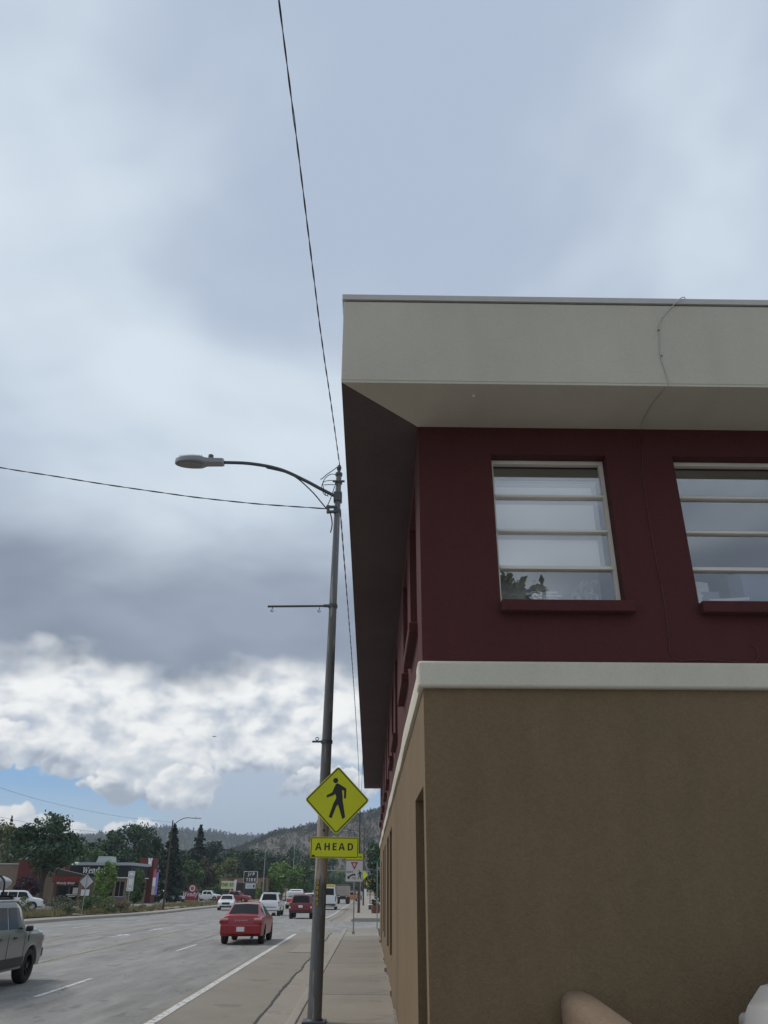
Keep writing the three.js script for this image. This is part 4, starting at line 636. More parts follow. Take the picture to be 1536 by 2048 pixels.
{ const z = -106.5 - 2.75, o = pickup(whitePaint); o.bits = [['tail_light', 0.86, 0.9, rear(-0.03), 0.12, 0.36, 0.08, M.tail, true], ['tailgate', 0, 0.74, rear(-0.02), 1.5, 0.42, 0.08, std(0.42, 0.07, 0.03, 0.5)], ['bumper', 0, 0.52, rear(0.05), 1.8, 0.16, 0.16, M.chrome], ['toolbox', 0, 1.35, rear(-1.35), 1.8, 0.55, 0.7, whitePaint], ['ladder_rack', 0.9, 1.45, rear(-0.2), 0.05, 0.9, 0.05, M.black, true]]; const g = vehicle(o, 'white work pickup with an orange-red tailgate driving away', 'truck', [-9.2, gyRoad(z), z], 0); g.scale.set(1.2, 1.2, 1.1); }
{ const z = -118, o = suv(whitePaint, 1.72, 1.8, 1.05); o.bits = [['tail_light', 0.8, 0.95, rear(-0.10), 0.12, 0.34, 0.12, M.tail, true], plateBit(0.86, 0)]; vehicle(o, 'white suv half hidden behind the street lamp', 'car', [-8.05, gyRoad(z), z], 0); }
{ // van with yellow roof
  const vk = [[0, 0.7, 0.68, 0.92, 0.88], [0.05, 1.3, 1.25, 0.98, 0.93], [0.14, 2.56, 1.3, 1, 0.82], [0.5, 2.66, 1.3, 1, 0.80], [4.1, 2.64, 1.3, 1, 0.80], [4.5, 2.45, 1.28, 1, 0.82], [5.1, 1.4, 1.2, 0.99, 0.88], [5.7, 1.1, 1.0, 0.95, 0.86], [5.85, 0.7, 0.66, 0.88, 0.84]], z = -101.6 - 2.92;
  const o = { name: 'van', L: 5.85, W: 2.04, R: 0.35, clear: 0.3, zr: 1.15, zf: 4.85, keys: vk, paint: whitePaint, top: [['rear_window', 0.068, 0.118, 0.9], ['windshield', 4.55, 5.05, 0.95]], sides: [[3.6, 4.6, 0, -0.3]], trim: [[0.3, 4.2, 6.97, 7.95, 'roof_band', std2(0.62, 0.46, 0.08)]], mirror: [4.7, 1.5], mirrorMat: M.black };
  o.bits = [['roof_cap', 0, 2.56, rear(-0.22), 1.62, 0.26, 0.24, std2(0.62, 0.46, 0.08)], ['tail_light', 0.96, 1.15, rear(-0.07), 0.09, 0.55, 0.12, M.tail, true], ['bumper', 0, 0.55, rear(0.03), 1.95, 0.2, 0.16, M.darkPlastic], plateBit(0.72, 0.05), ['step', 0, 0.42, rear(0.08), 0.9, 0.06, 0.12, M.white]];
  vehicle(o, 'white van with a yellow roof half behind the street lamp', 'van', [-4.95, gyRoad(z), z], 0);
}
{ // dump truck
  const z = -149.2, G = thing('dump_truck', 'tan dump truck seen from behind, ribbed tailgate raised high', 'truck', [-4.7, gyRoad(z), z]); const tan = std(0.42, 0.38, 0.33, 0.6, { map: T.grime });
  part('bed', merge([box2(-1.2, 1.2, 1.25, 2.75, 0, -0.05), box2(-1.22, -1.14, 1.25, 2.75, -0.05, -5.2), box2(1.14, 1.22, 1.25, 2.75, -0.05, -5.2), box2(-1.2, 1.2, 1.2, 1.28, -0.05, -5.2)]), tan, G);
  for (let k = 0; k < 4; k++) part('tailgate_rib', rbox(2.3, 0.1, 0.08, 0.02, 0, 1.38 + k * 0.4, 0.05), tan, G);
  part('tarp', rbox(2.2, 0.35, 5.0, 0.1, 0, 2.82, -2.6), std(0.12, 0.11, 0.10, 0.9), G); part('cab', rbox(2.2, 1.5, 1.9, 0.12, 0, 2.0, -6.4), tan, G); part('chassis', box2(-0.45, 0.45, 0.7, 1.2, -0.3, -7.6), M.black, G);
  for (const s of [1, -1]) { part('mudflap', rbox(0.62, 0.75, 0.03, 0.01, s * 0.85, 0.62, -0.2), M.rubber, G); part('tail_light', rbox(0.2, 0.12, 0.05, 0.02, s * 0.9, 1.12, 0.02), M.tail, G); for (const zz of [-1.0, -2.3, -6.3]) { const w = new THREE.Group(); w.name = 'wheel'; w.position.set(s * 0.88, 0.52, zz); G.add(w); const wp = wheelParts(0.52, 0.55); part('tyre', wp.tyre, M.rubber, w); part('rim', wp.rim, M.rim, w); } }
}
{ const z = -184, o = pickup(std(0.45, 0.17, 0.05, 0.4)); vehicle(o, 'orange pickup beyond the dump truck', 'truck', [-3.6, gyRoad(z), z], 0); }
{ const z = -205, o = sedan(carPaint(0.03, 0.03, 0.035)); vehicle(o, 'small dark car parked beyond the orange pickup', 'car', [-2.7, gyRoad(z), z], 0); }
{ // oncoming white sedan
  const z = -97.8 - 2.2, o = sedan(whitePaint); o.keys = sedanKeys.map(k => [k[0], k[1] * 1.08, k[2] * 1.08, k[3], k[4]]); o.W = 1.9;
  o.bits = [['headlight', 0.70, 0.78, nose(-0.22), 0.34, 0.16, 0.22, new THREE.MeshPhysicalMaterial({ color: 0xffffff, roughness: 0.1, clearcoat: 1 }), true], ['grille', 0, 0.70, nose(-0.05), 0.86, 0.24, 0.12, M.black], ['lower_intake', 0, 0.40, nose(0.0), 1.3, 0.14, 0.12, M.black], ['licence_plate', 0, 0.50, nose(0.03), 0.31, 0.15, 0.03, M.signWhite]];
  vehicle(o, 'white sedan coming towards the viewer with black grille', 'car', [-16.3, gyRoad(z), z], Math.PI + 0.1);
}
{ // near grey-green off-roader at the left frame edge
  const k = [[0, 0.75, 0.73, 0.88, 0.86], [0.05, 1.15, 1.1, 0.95, 0.90], [0.12, 1.22, 1.16, 0.98, 0.91], [0.26, 1.74, 1.17, 1, 0.82], [0.42, 1.80, 1.17, 1, 0.81], [1.5, 1.82, 1.16, 1, 0.805], [2.55, 1.81, 1.15, 1, 0.81], [2.8, 1.73, 1.15, 1, 0.82], [3.15, 1.23, 1.14, 1, 0.92], [3.9, 1.19, 1.12, 0.99, 0.93], [4.25, 1.13, 1.06, 0.97, 0.92], [4.38, 0.95, 0.9, 0.93, 0.9], [4.42, 0.62, 0.6, 0.88, 0.86]];
  const L = 4.42, z = -19.04;
  const o = { name: 'off_roader', L, W: 1.9, R: 0.385, clear: 0.36, zr: 0.85, zf: 3.5, keys: k, paint: greyPaint, tyre: 0.26, rim: std(0.03, 0.03, 0.033, 0.45), crown: 0.012, flare: 0.02, top: [['rear_window', 0.14, 0.25, 0.9], ['windshield', 2.83, 3.12, 0.95]], sides: [[0.45, 1.15], [1.22, 1.95], [2.02, 2.86, 0, -0.24]], trim: [[0.5, 3.1, 2.9, 4.2, 'sill_cladding', M.darkPlastic], [2.6, 4.1, 6.05, 6.5, 'hood_flank', whitePaint]], mirror: [2.92, 1.22], mirrorMat: M.darkPlastic };
  o.trim = [[0.0 + 0.5, 3.05, 2.6, 3.7, 'sill_cladding', M.darkPlastic]];
  o.bits = [['headlight', 0.80, 0.95, nose(-0.12), 0.26, 0.2, 0.16, M.lens, true], ['bumper', 0, 0.62, nose(0.02), 1.75, 0.24, 0.2, M.darkPlastic]];
  const G = vehicle(o, 'grey-green boxy off-roader with roof cargo, cut by the left frame edge', 'car', [-8.45, gyRoad(z), z], 0);
  G.scale.setScalar(0.9);
  part('roof_panel', rbox(1.46, 0.045, 2.55, 0.02, 0, 1.835, 0.72), whitePaint, G, 'pale roof');
  for (const s of [1, -1]) part('roof_rail', rbox(0.05, 0.06, 2.1, 0.02, s * 0.68, 1.88, 0.8), M.black, G);
  for (const zz of [-0.1, 1.2]) part('cross_bar', rbox(1.5, 0.05, 0.08, 0.02, 0, 1.93, zz), M.black, G);
  for (const s of [2.36, 1.5]) part('door_handle', rbox(0.03, 0.035, 0.18, 0.01, 0.96, 1.04, L / 2 - s), M.black, G);
  part('door_seam', merge([box2(0.951, 0.955, 0.5, 1.14, L / 2 - 2.0, L / 2 - 1.99), box2(0.951, 0.955, 0.55, 1.14, L / 2 - 2.98, L / 2 - 2.97)]), M.black, G);
  part('vent', box2(0.949, 0.956, 0.93, 1.06, L / 2 - 3.22, L / 2 - 3.18), M.black, G);
  // boat-shaped cargo strapped on the roof
  const shell = new THREE.SphereGeometry(1, 28, 16), p = shell.attributes.position; for (let i = 0; i < p.count; i++) { const y = p.getY(i); p.setXYZ(i, p.getX(i) * 0.48, y * (y > 0 ? 0.18 : 0.26), p.getZ(i) * 1.9); } shell.computeVertexNormals();
  const c = thing('kayak', 'pale grey kayak strapped on the off-roader roof', 'kayak', [-8.30, gyRoad(z) + 2.02, -17.95]); part('hull', shell, std(0.42, 0.46, 0.48, 0.35), c); part('strap', tube([[0.5, -0.3, -0.65], [0.46, 0.05, -0.65], [0, 0.19, -0.65], [-0.46, 0.05, -0.65], [-0.5, -0.3, -0.65]], 0.02, 24, 5), M.black, c); part('cradle', merge([rbox(0.9, 0.1, 0.12, 0.03, 0, -0.26, -0.2), rbox(0.9, 0.1, 0.12, 0.03, 0, -0.26, 0.6)]), M.black, c);
}
// parked vehicles across the street
{ const z = -86, o = suv(whitePaint, 1.82, 1.9, 1.12); o.bits = [['headlight', 0.74, 0.86, nose(-0.14), 0.26, 0.14, 0.2, M.lens, true], ['grille', 0, 0.76, nose(0.0), 0.9, 0.26, 0.1, M.black], ['bumper', 0, 0.5, nose(0.05), 1.6, 0.22, 0.2, silver]]; vehicle(o, 'white suv parked facing the street behind a shrub', 'car', [-34.4, gyWalk(z), z], -1.25); }
{ const z = -101, o = pickup(whitePaint); vehicle(o, 'white pickup cab behind the parked white suv', 'truck', [-44.5, gyWalk(z), z], -1.4); }
{ // flatbed truck
  const z = -161, o = pickup(whitePaint); o.top = o.top.slice(1); o.keys = pickupKeys.map(k => [k[0], k[0] < 1.78 ? Math.min(k[1], 0.86) : k[1], k[0] < 1.78 ? Math.min(k[2], 0.8) : k[2], k[3], k[4]]); o.bits = [['flatbed', 0, 0.95, rear(-0.7), 2.0, 0.12, 2.2, M.black], ['toolbox', 0.75, 1.25, rear(-1.5), 0.5, 0.5, 0.7, M.white, true], ['tail_light', 0.85, 0.9, rear(0.4), 0.14, 0.1, 0.06, M.tail, true], ['tank', 0, 1.3, rear(-0.4), 1.2, 0.5, 1.2, M.black]]; const g = vehicle(o, 'white cab truck with a black flatbed beside the red roadside sign', 'truck', [-37.0, gyWalk(z), z], Math.PI / 2 + 0.25); g.scale.setScalar(1.12);
}
{ const z = -170, o = pickup(whitePaint); vehicle(o, 'white crew-cab pickup parked right of the red roadside sign', 'truck', [-31.6, gyWalk(z), z], -Math.PI / 2 - 0.15); }
{ const z = -145.8, o = pickup(redPaint2); vehicle(o, 'red pickup parked behind the oncoming white sedan', 'truck', [-22.6, gyWalk(z), z], -Math.PI / 2 - 0.1); }
{ // white car nose just inside the lower right corner
  const o = suv(whitePaint, 1.72, 1.85, 1.19); o.keys = suvKeys(1.72, 1.19).slice(0, 9).concat([[4.3, 1.17, 1.08, 0.95, 0.84], [4.5, 1.12, 1.02, 0.92, 0.83], [4.6, 1.03, 0.93, 0.88, 0.8], [4.64, 0.8, 0.76, 0.84, 0.78]]); o.bits = [['headlight', 0.76, 0.9, nose(-0.14), 0.26, 0.16, 0.2, M.lens, true], ['grille', 0, 0.8, nose(0.0), 0.9, 0.2, 0.1, M.black]];
  vehicle(o, 'white suv parked by the stair wall, only its hood corner in view', 'car', [4.86, -0.03, -4.9], Math.PI / 2).scale.setScalar(1.1);
}
console.log('vehicles done');

// ---------------------------------------------------------------- buildings across the street
const MB = { tanWall: std(0.26, 0.19, 0.135, 0.9, { map: T.brick }), redWall: std(0.15, 0.03, 0.026, 0.85, { map: T.brick }), blackClad: std(0.008, 0.010, 0.013, 0.8), greyMetal: std(0.36, 0.40, 0.42, 0.5), unit: std(0.40, 0.44, 0.40, 0.6), awning: std(0.07, 0.055, 0.045, 0.8), redSign: std(0.42, 0.03, 0.02, 0.5), jpTan: std(0.33, 0.235, 0.15, 0.9, { map: T.brick }), letter: std(0.75, 0.75, 0.73, 0.5), darkBrown: std(0.10, 0.07, 0.055, 0.85, { map: T.brick }) };
{ // low store with red accent wall
  const z = -112, g = gyWalk(z), B = thing('store', 'low tan store with a red accent wall and red shop sign', 'building', [-44, g, z]); const P = (n, q, m, par = B, lab) => { const o = part(n, q, m, par, lab); if (par === B) o.position.set(44, -g, -z); return o; };
  P('wall', box2(-64, -45.4, g, 4.45, z, z - 14), MB.tanWall); P('accent_wall', box2(-45.5, -43.1, g, 4.95, z + 0.25, z - 12), MB.redWall, B, 'red accent wall'); P('wall', box2(-43.2, -40.3, g, 4.2, z - 0.1, z - 2), MB.tanWall); P('wall', box2(-40.4, -37.05, g, 3.0, z - 0.3, z - 12), MB.darkBrown);
  P('parapet', box2(-64.1, -45.5, 4.4, 4.55, z + 0.08, z - 14.1), MB.greyMetal);
  P('awning', new THREE.ExtrudeGeometry(poly([[-40.5, 2.95], [-36.9, 2.95], [-36.9, 3.2], [-40.4, 3.9]]), { depth: 1.6, bevelEnabled: false }).translate(0, 0, z - 1.0), MB.awning);
  P('sign_band', box2(-40.7, -37.3, 2.3, 3.0, z + 0.6, z + 0.7), std(0.17, 0.05, 0.04, 0.8)); P('lettering', text('SCHNEIDER', 0.42, 0.05, fontBold, 0.95).translate(-39.0, 2.74, z + 0.71), MB.redSign); P('lettering', text('Woody West', 0.26, 0.03, fontBold, 1.0).translate(-38.95, 2.2, z + 0.72), MB.letter); P('sign_band', box2(-39.9, -38.0, 2.0, 2.31, z + 0.6, z + 0.70), std(0.17, 0.05, 0.04, 0.8));
  for (const x of [-40.1, -38.6]) { const w = P('window', box2(x, x + 1.3, 0.1, 1.9, z - 0.28, z - 0.24), M.darkGlass); P('frame', merge([box2(x - 0.06, x + 1.36, 1.9, 1.97, z - 0.29, z - 0.22), box2(x - 0.06, x, 0.1, 1.9, z - 0.29, z - 0.22), box2(x + 1.3, x + 1.36, 0.1, 1.9, z - 0.29, z - 0.22)]), MB.tanWall, w); }
  P('window_print', merge([rbox(1.5, 0.11, 0.02, 0.005, -38.25, 0.88, z - 0.2), rbox(0.9, 0.09, 0.02, 0.005, -38.25, 0.7, z - 0.2)]), MB.letter); P('notice', rbox(0.9, 0.7, 0.03, 0.01, -37.75, 1.35, z - 0.2), MB.letter); P('column', box2(-41.0, -40.45, g, 2.4, z + 0.4, z + 0.7), MB.tanWall); P('column', box2(-37.3, -36.9, g, 2.9, z + 0.3, z + 0.6), MB.tanWall); P('service_door', box2(-44.6, -43.8, g, 1.9, z + 0.26, z + 0.29), MB.awning); P('vent', box2(-44.3, -43.9, 2.7, 3.1, z + 0.26, z + 0.30), MB.awning);
}
{ // restaurant with black fascia and red tower
  const z = -130, g = gyWalk(z), x1 = -36.2, B = thing('restaurant', 'black-fascia restaurant with grey cap, white script sign and red tower', 'building', [-41, g, z]); const P = (n, q, m, par = B, lab) => { const o = part(n, q, m, par, lab); if (par === B) o.position.set(41, -g, -z); return o; };
  P('wall', box2(-47, x1, g, 3.1, z - 0.15, z - 16), MB.tanWall); P('fascia', box2(-47.1, x1 + 0.15, 3.1, 4.75, z, z - 16.1), MB.blackClad, B, 'black upper cladding'); P('parapet_cap', box2(-44, x1 + 0.25, 4.75, 5.15, z + 0.1, z - 16.2), MB.greyMetal); P('stripe', box2(-47.1, x1 + 0.3, 3.0, 3.12, z + 0.14, z - 16.1), MB.letter);
  P('lettering', text("Wendy's", 0.82, 0.06, fontSerif, 0.72, 0.22, -0.05).translate(-41.4, 3.95, z + 0.03), MB.letter); P('round_emblem', new THREE.CylinderGeometry(0.42, 0.42, 0.06, 20).rotateX(Math.PI / 2).translate(-39.4, 3.95, z + 0.04), std(0.45, 0.22, 0.14, 0.6));
  for (const [a, b] of [[-43, -41.6], [-41.2, -40], [-39.6, -38.4], [-38, -36.8]]) { const w = P('window', box2(a, b, 0.55, 2.55, z - 0.14, z - 0.10), M.darkGlass); P('mullion', box2((a + b) / 2 - 0.05, (a + b) / 2 + 0.05, 0.55, 2.55, z - 0.12, z - 0.05), MB.tanWall, w); P('sill', box2(a - 0.1, b + 0.1, 0.42, 0.55, z - 0.15, z), MB.greyMetal, w); }
  for (const [a, b] of [[-132.5, -134.4], [-135, -136.9], [-137.5, -139.4]]) P('window', box2(x1 + 0.01, x1 + 0.05, 0.5, 2.5, a, b), M.darkGlass);
  const tw = P('tower', box2(-37.7, -35.35, gyWalk(-142), 6.15, -140.6, -143.4), MB.redWall, B, 'red brick tower'); P('tower_emblem', merge([rbox(0.55, 1.0, 0.08, 0.03, -36.0, 5.35, -140.55), rbox(0.3, 0.35, 0.08, 0.03, -36.2, 5.9, -140.55), rbox(0.3, 0.35, 0.08, 0.03, -35.8, 5.9, -140.55)]), MB.letter, tw);
  const u = P('roof_unit', new THREE.ExtrudeGeometry(poly([[-43.6, 4.9], [-40.9, 4.9], [-41.2, 6.2], [-43.2, 6.2]]), { depth: 2.6, bevelEnabled: false }).translate(0, 0, -139), MB.unit); P('duct', rbox(0.9, 0.5, 0.5, 0.05, -42.0, 5.5, -136.3), MB.greyMetal, u); P('hood', new THREE.SphereGeometry(0.6, 14, 8, 0, 6.3, 0, 1.6).scale(1.4, 0.8, 1).translate(-45.3, 4.8, -133), MB.unit, u);
}
{ // red roadside sign
  const z = -144, g = gyWalk(z), S = thing('roadside_sign', 'red roadside sign with round top and white script on a brown base', 'sign', [-29.35, g, z]);
  part('base', rbox(2.2, 0.42, 0.5, 0.03, 0, 0.21, 0), MB.jpTan, S); const s = poly([[-1.12, 0.42], [1.12, 0.42], [1.0, 1.55], [0.62, 2.0], [0.5, 2.75], [-0.5, 2.75], [-0.62, 2.0], [-1.0, 1.55]]);
  part('panel', plate(s, 0.3).translate(0, 0, -0.15), std(0.26, 0.015, 0.03, 0.45), S); part('disc', new THREE.CylinderGeometry(0.46, 0.46, 0.05, 24).rotateX(Math.PI / 2).translate(0, 2.15, 0.18), M.signWhite, S); part('disc_centre', new THREE.CylinderGeometry(0.30, 0.30, 0.02, 24).rotateX(Math.PI / 2).translate(0, 2.15, 0.215), std(0.40, 0.10, 0.09, 0.5), S); part('lettering', text("Wendy's", 0.62, 0.03, fontSerif, 0.78, 0.22, -0.05).translate(0, 1.2, 0.16), M.signWhite, S); part('edge_post', rod([1.22, 0, 0.1], [1.22, 1.35, 0.1], 0.06), M.signWhite, S);
}
{ const z = -126, S = thing('feather_flag', 'tall white, red and violet feather flag by the red tower', 'flag', [-31.6, gyWalk(z), z]); part('pole', tube([[0, 0, 0], [0, 3.2, 0], [0.05, 4.4, 0], [0.3, 4.72, 0], [0.55, 4.6, 0]], 0.03, 24, 6), M.black, S); const f = (y0, y1, x0, x1, m, n) => part(n, plate(roundRect(x1 - x0, y1 - y0, 0.08), 0.015).translate((x0 + x1) / 2, (y0 + y1) / 2, -0.007), m, S); f(3.5, 4.6, 0.03, 0.42, std(0.55, 0.12, 0.16, 0.8), 'red_field'); f(2.3, 3.55, 0.03, 0.46, M.white, 'white_field'); f(1.25, 2.35, 0.03, 0.46, std(0.5, 0.42, 0.36, 0.8), 'lower_field'); f(1.2, 4.2, 0.46, 0.80, std(0.25, 0.22, 0.52, 0.8), 'violet_field'); }
{ // tyre shop with its pole sign
  const z = -186, g = gyWalk(z), B = thing('tyre_shop', 'flat-roofed tan tyre shop with dark bays', 'building', [-27, g, z]); const P = (n, q, m, par = B) => { const o = part(n, q, m, par); if (par === B) o.position.set(27, -g, -z); return o; };
  P('wall', box2(-32.3, -22.1, g, 3.75, z, z - 9), MB.jpTan); P('parapet', box2(-32.4, -22, 3.7, 3.85, z + 0.1, z - 9.1), MB.darkBrown); P('bay_door', box2(-28.6, -27.0, g + 0.05, 2.7, z + 0.01, z + 0.06), M.black); P('bay_door', box2(-26.8, -24.4, g + 0.05, 2.5, z + 0.01, z + 0.06), M.black); P('side_bay', box2(-23.4, -22.2, g + 0.05, 2.9, z + 0.01, z + 0.06), MB.darkBrown); P('lettering', text('TIRE', 0.5, 0.04, fontBold, 1.0).translate(-29.7, 3.28, z + 0.02), M.black); P('emblem', box2(-22.7, -22.3, 3.0, 3.4, z + 0.01, z + 0.05), M.black);
  const zs = -152, S = thing('shop_sign', 'black J/P TIRE pole sign with white lower panel', 'sign', [-21, gyWalk(zs), zs]); part('pole', rod([-0.95, 0, -0.1], [-0.95, 5.5, -0.1], 0.1, 0.08, 10), M.wood, S); const gg = -gyWalk(zs), q = part('panel', rbox(2.4, 1.85, 0.25, 0.03, 0, 3.43 + gg, 0.1), M.signWhite, S); part('black_face', rbox(2.26, 1.73, 0.03, 0.01, 0, 3.43 + gg, 0.235), M.signBlack, q); part('lettering', text('J/P', 0.50, 0.02, fontBold, 1.05, 0, 0.12).translate(0.1, 3.86 + gg, 0.25), M.signWhite, q); part('lettering', text('TIRE', 0.52, 0.02, fontBold, 1.0, 0, 0.05).translate(0.12, 3.02 + gg, 0.25), M.signWhite, q); const l = part('lower_panel', rbox(1.75, 0.8, 0.2, 0.03, 0.1, 2.02 + gg, 0.1), std(0.6, 0.62, 0.66, 0.5), S); part('emblem', rbox(0.3, 0.4, 0.03, 0.01, 0.7, 2.0 + gg, 0.21), M.signBlack, l); part('lower_graphic', rbox(0.9, 0.4, 0.02, 0.01, -0.1, 2.0 + gg, 0.205), std(0.42, 0.46, 0.55, 0.5), l);
  const zd = -157.5, gd = -gyWalk(zd), D = thing('deli_sign', 'pale yellow TOMS DELI box sign on a white post', 'sign', [-25.7, gyWalk(zd), zd]); part('post', rod([0.45, 0, 0], [0.45, 1.7 + gd, 0], 0.1, 0.1, 8), M.signWhite, D); const dp = part('panel', rbox(2.56, 1.3, 0.3, 0.03, 0, 2.2 + gd, 0), std(0.62, 0.64, 0.36, 0.5), D); part('lettering', text('TOMS DELI', 0.56, 0.02, fontBold, 0.62, 0.1).translate(0, 2.25 + gd, 0.155), std(0.01, 0.05, 0.025, 0.5), dp);
  solo('white_post', merge([rbox(0.36, 3.5, 0.3, 0.02, 0, 1.75, 0)]), M.signWhite, 'leaning white post beside the yellow deli sign', 'post', [-22.8, gyWalk(-146), -146]).rotation.z = -0.04;
}
for (const [x, z, w, h, rh, lab, mat] of [[-40.7, -230, 5, 4.6, 2.2, 'small gabled house with brick chimney among the trees', MB.darkBrown], [-42.6, -215, 4, 2.6, 1.6, 'tan gable roof peeping out behind the red roadside sign', MB.tanWall], [-52, -165, 16, 4.3, 0.0, 'flat tan building behind the feather flag', MB.jpTan]]) {
  const g = gyWalk(z), H = thing('house', lab, 'building', [x, g, z]); if (rh) { part('wall', plate(poly([[-w / 2, 0], [w / 2, 0], [w / 2, h], [0, h + rh * 0.92], [-w / 2, h]]), 6).translate(0, 0, -6), mat, H); for (const s of [1, -1]) { const r = part('roof', rbox(Math.hypot(w / 2 + 0.4, rh), 0.14, 6.6, 0.03), MB.greyMetal, H); r.position.set(s * (w / 4 + 0.1), h + rh / 2 + 0.05, -3); r.rotation.z = -s * Math.atan2(rh, w / 2); } part('chimney', box2(-0.5, 0.4, h + rh * 0.4, h + rh + 0.9, -1, -1.9), MB.redWall, H); part('window', box2(-0.6, 0.6, h * 0.4, h * 0.7, 0.01, 0.05), M.darkGlass, H); }
  else { part('wall', box2(-w / 2, w / 2, 0, h, 0, -8), mat, H); part('roof', box2(-w / 2 - 0.2, w / 2 + 0.2, h, h + 0.25, 0.2, -8.2), MB.darkBrown, H); for (let k = 0; k < 4; k++) { part('window', box2(-6.5 + k * 3.6, -4.4 + k * 3.6, 1.2, 2.6, 0.01, 0.05), M.darkGlass, H); } part('garage_opening', box2(4, 7.5, 0.02, 1.9, 0.01, 0.06), M.black, H); }
}

// ---------------------------------------------------------------- trees and shrubs
function leaves(R, list, size, cols, flatness = 0.5) {   // list of [x,y,z] leaf places -> one mesh of small two-faced leaf sprays
  const n = list.length, P = new Float32Array(n * 18), C = new Float32Array(n * 18), a = V(0, 0, 0), b = V(0, 0, 0), nn = V(0, 0, 0);
  for (let i = 0; i < n; i++) {
    const [x, y, z] = list[i], s = size * (0.55 + 0.9 * R());
    nn.set(R() - 0.5, (R() - 0.3) * flatness * 2, R() - 0.5).normalize(); a.set(R() - 0.5, R() - 0.5, R() - 0.5).cross(nn).normalize(); b.crossVectors(nn, a);
    const l = s * (0.7 + 0.5 * R()), w = s * 0.55, q = [[-l, 0], [0, w], [l, 0], [-l, 0], [l, 0], [0, -w]];
    const t = R(), c0 = cols[Math.floor(R() * cols.length)], f = 0.75 + 0.5 * t;
    for (let k = 0; k < 6; k++) { const o = i * 18 + k * 3; P[o] = x + a.x * q[k][0] + b.x * q[k][1]; P[o + 1] = y + a.y * q[k][0] + b.y * q[k][1]; P[o + 2] = z + a.z * q[k][0] + b.z * q[k][1]; C[o] = c0[0] * f; C[o + 1] = c0[1] * f; C[o + 2] = c0[2] * f; }
  }
  const g = new THREE.BufferGeometry(); g.setAttribute('position', new THREE.BufferAttribute(P, 3)); g.setAttribute('color', new THREE.BufferAttribute(C, 3)); g.computeVertexNormals(); return g;
}
const leafMat = new THREE.MeshStandardMaterial({ vertexColors: true, roughness: 0.75, side: THREE.DoubleSide });
const GREEN = { dark: [[0.041, 0.084, 0.038], [0.052, 0.102, 0.043], [0.032, 0.072, 0.038]], mid: [[0.065, 0.123, 0.043], [0.080, 0.145, 0.049], [0.055, 0.104, 0.041]], bright: [[0.123, 0.217, 0.043], [0.094, 0.181, 0.043], [0.160, 0.246, 0.058]], olive: [[0.131, 0.160, 0.058], [0.102, 0.131, 0.051], [0.160, 0.174, 0.072]], brown: [[0.07, 0.055, 0.03], [0.05, 0.06, 0.03], [0.09, 0.06, 0.035]], purple: [[0.045, 0.016, 0.03], [0.06, 0.02, 0.035], [0.03, 0.014, 0.03]], blue: [[0.022, 0.045, 0.032], [0.030, 0.055, 0.038]], sage: [[0.10, 0.12, 0.07], [0.13, 0.14, 0.09], [0.08, 0.10, 0.05]], dry: [[0.22, 0.18, 0.10], [0.16, 0.14, 0.07], [0.12, 0.13, 0.06]] };
function crownPlaces(R, n, rx, y0, y1, blobs, spread = 1) {
  const out = [], cy = (y0 + y1) / 2, ry = (y1 - y0) / 2, B = [];
  for (let k = 0; k < blobs; k++) { let d; do d = V(R() * 2 - 1, R() * 2 - 1, R() * 2 - 1); while (d.lengthSq() > 1 || d.lengthSq() < 0.12); const t = 0.62 + 0.25 * R(), s = (0.20 + 0.22 * R()) * spread; d.normalize().multiplyScalar(t * (0.55 + 0.45 * Math.sqrt(d.length()))); B.push([d.x * rx * (d.y < -0.3 ? 0.8 : 1), cy + d.y * ry, d.z * rx, s * rx, s * Math.max(ry, rx * 0.6)]); }
  B.push([0, cy, 0, rx * 0.62, ry * 0.62]);
  for (let i = 0; i < n; i++) { const [bx, by, bz, br, bh] = B[Math.floor(R() * B.length)]; let d; do d = V(R() * 2 - 1, R() * 2 - 1, R() * 2 - 1); while (d.lengthSq() > 1); d.normalize().multiplyScalar(Math.pow(R(), 0.38) * (R() < 0.06 ? 1.25 : 1)); out.push([bx + d.x * br, by + d.y * bh, bz + d.z * br]); }
  return out;
}
function trunkGeo(R, h, r, tips, from = 0.35) {
  const gs = [], bend = (R() - 0.5) * r * 3; gs.push(new THREE.TubeGeometry(new THREE.CatmullRomCurve3([V(0, -0.15, 0), V(bend * 0.5, h * 0.4, 0), V(bend, h, 0)]), 10, r, 8));
  const p0 = gs[0].attributes.position; for (let i = 0; i < p0.count; i++) { const t = clamp(p0.getY(i) / h), k = 1.15 - 0.45 * t; p0.setX(i, bend * t + (p0.getX(i) - bend * t) * k); p0.setZ(i, p0.getZ(i) * k); }
  for (const [x, y, z] of tips) { const y0 = h * (from + (0.95 - from) * R()); gs.push(new THREE.TubeGeometry(new THREE.CatmullRomCurve3([V(bend * y0 / h, y0, 0), V(x * 0.45, lerp(y0, y, 0.55), z * 0.45), V(x, y, z)]), 6, r * 0.36, 5)); }
  return merge(gs);
}
function tree(name, label, x, z, top, low, width, cols, leaf, n, seed, { trunkR = 0.16, blobs = 22, limbs = 7, from = 0.35, group, spread } = {}, base = gyWalk(z)) {
  const R = rng(seed), G = thing(name, label, 'tree', [x, base, z], 0, group), pl = crownPlaces(R, n, width / 2, low, top, blobs, spread);
  const tips = []; for (let k = 0; k < limbs; k++) tips.push(pl[Math.floor(R() * pl.length)].map((v, i) => i === 1 ? v : v * 0.8));
  part('trunk', trunkGeo(R, lerp(low, top, 0.45), trunkR, tips, from), M.wood, G); part('crown', leaves(R, pl, leaf, cols), leafMat, G); return G;
}
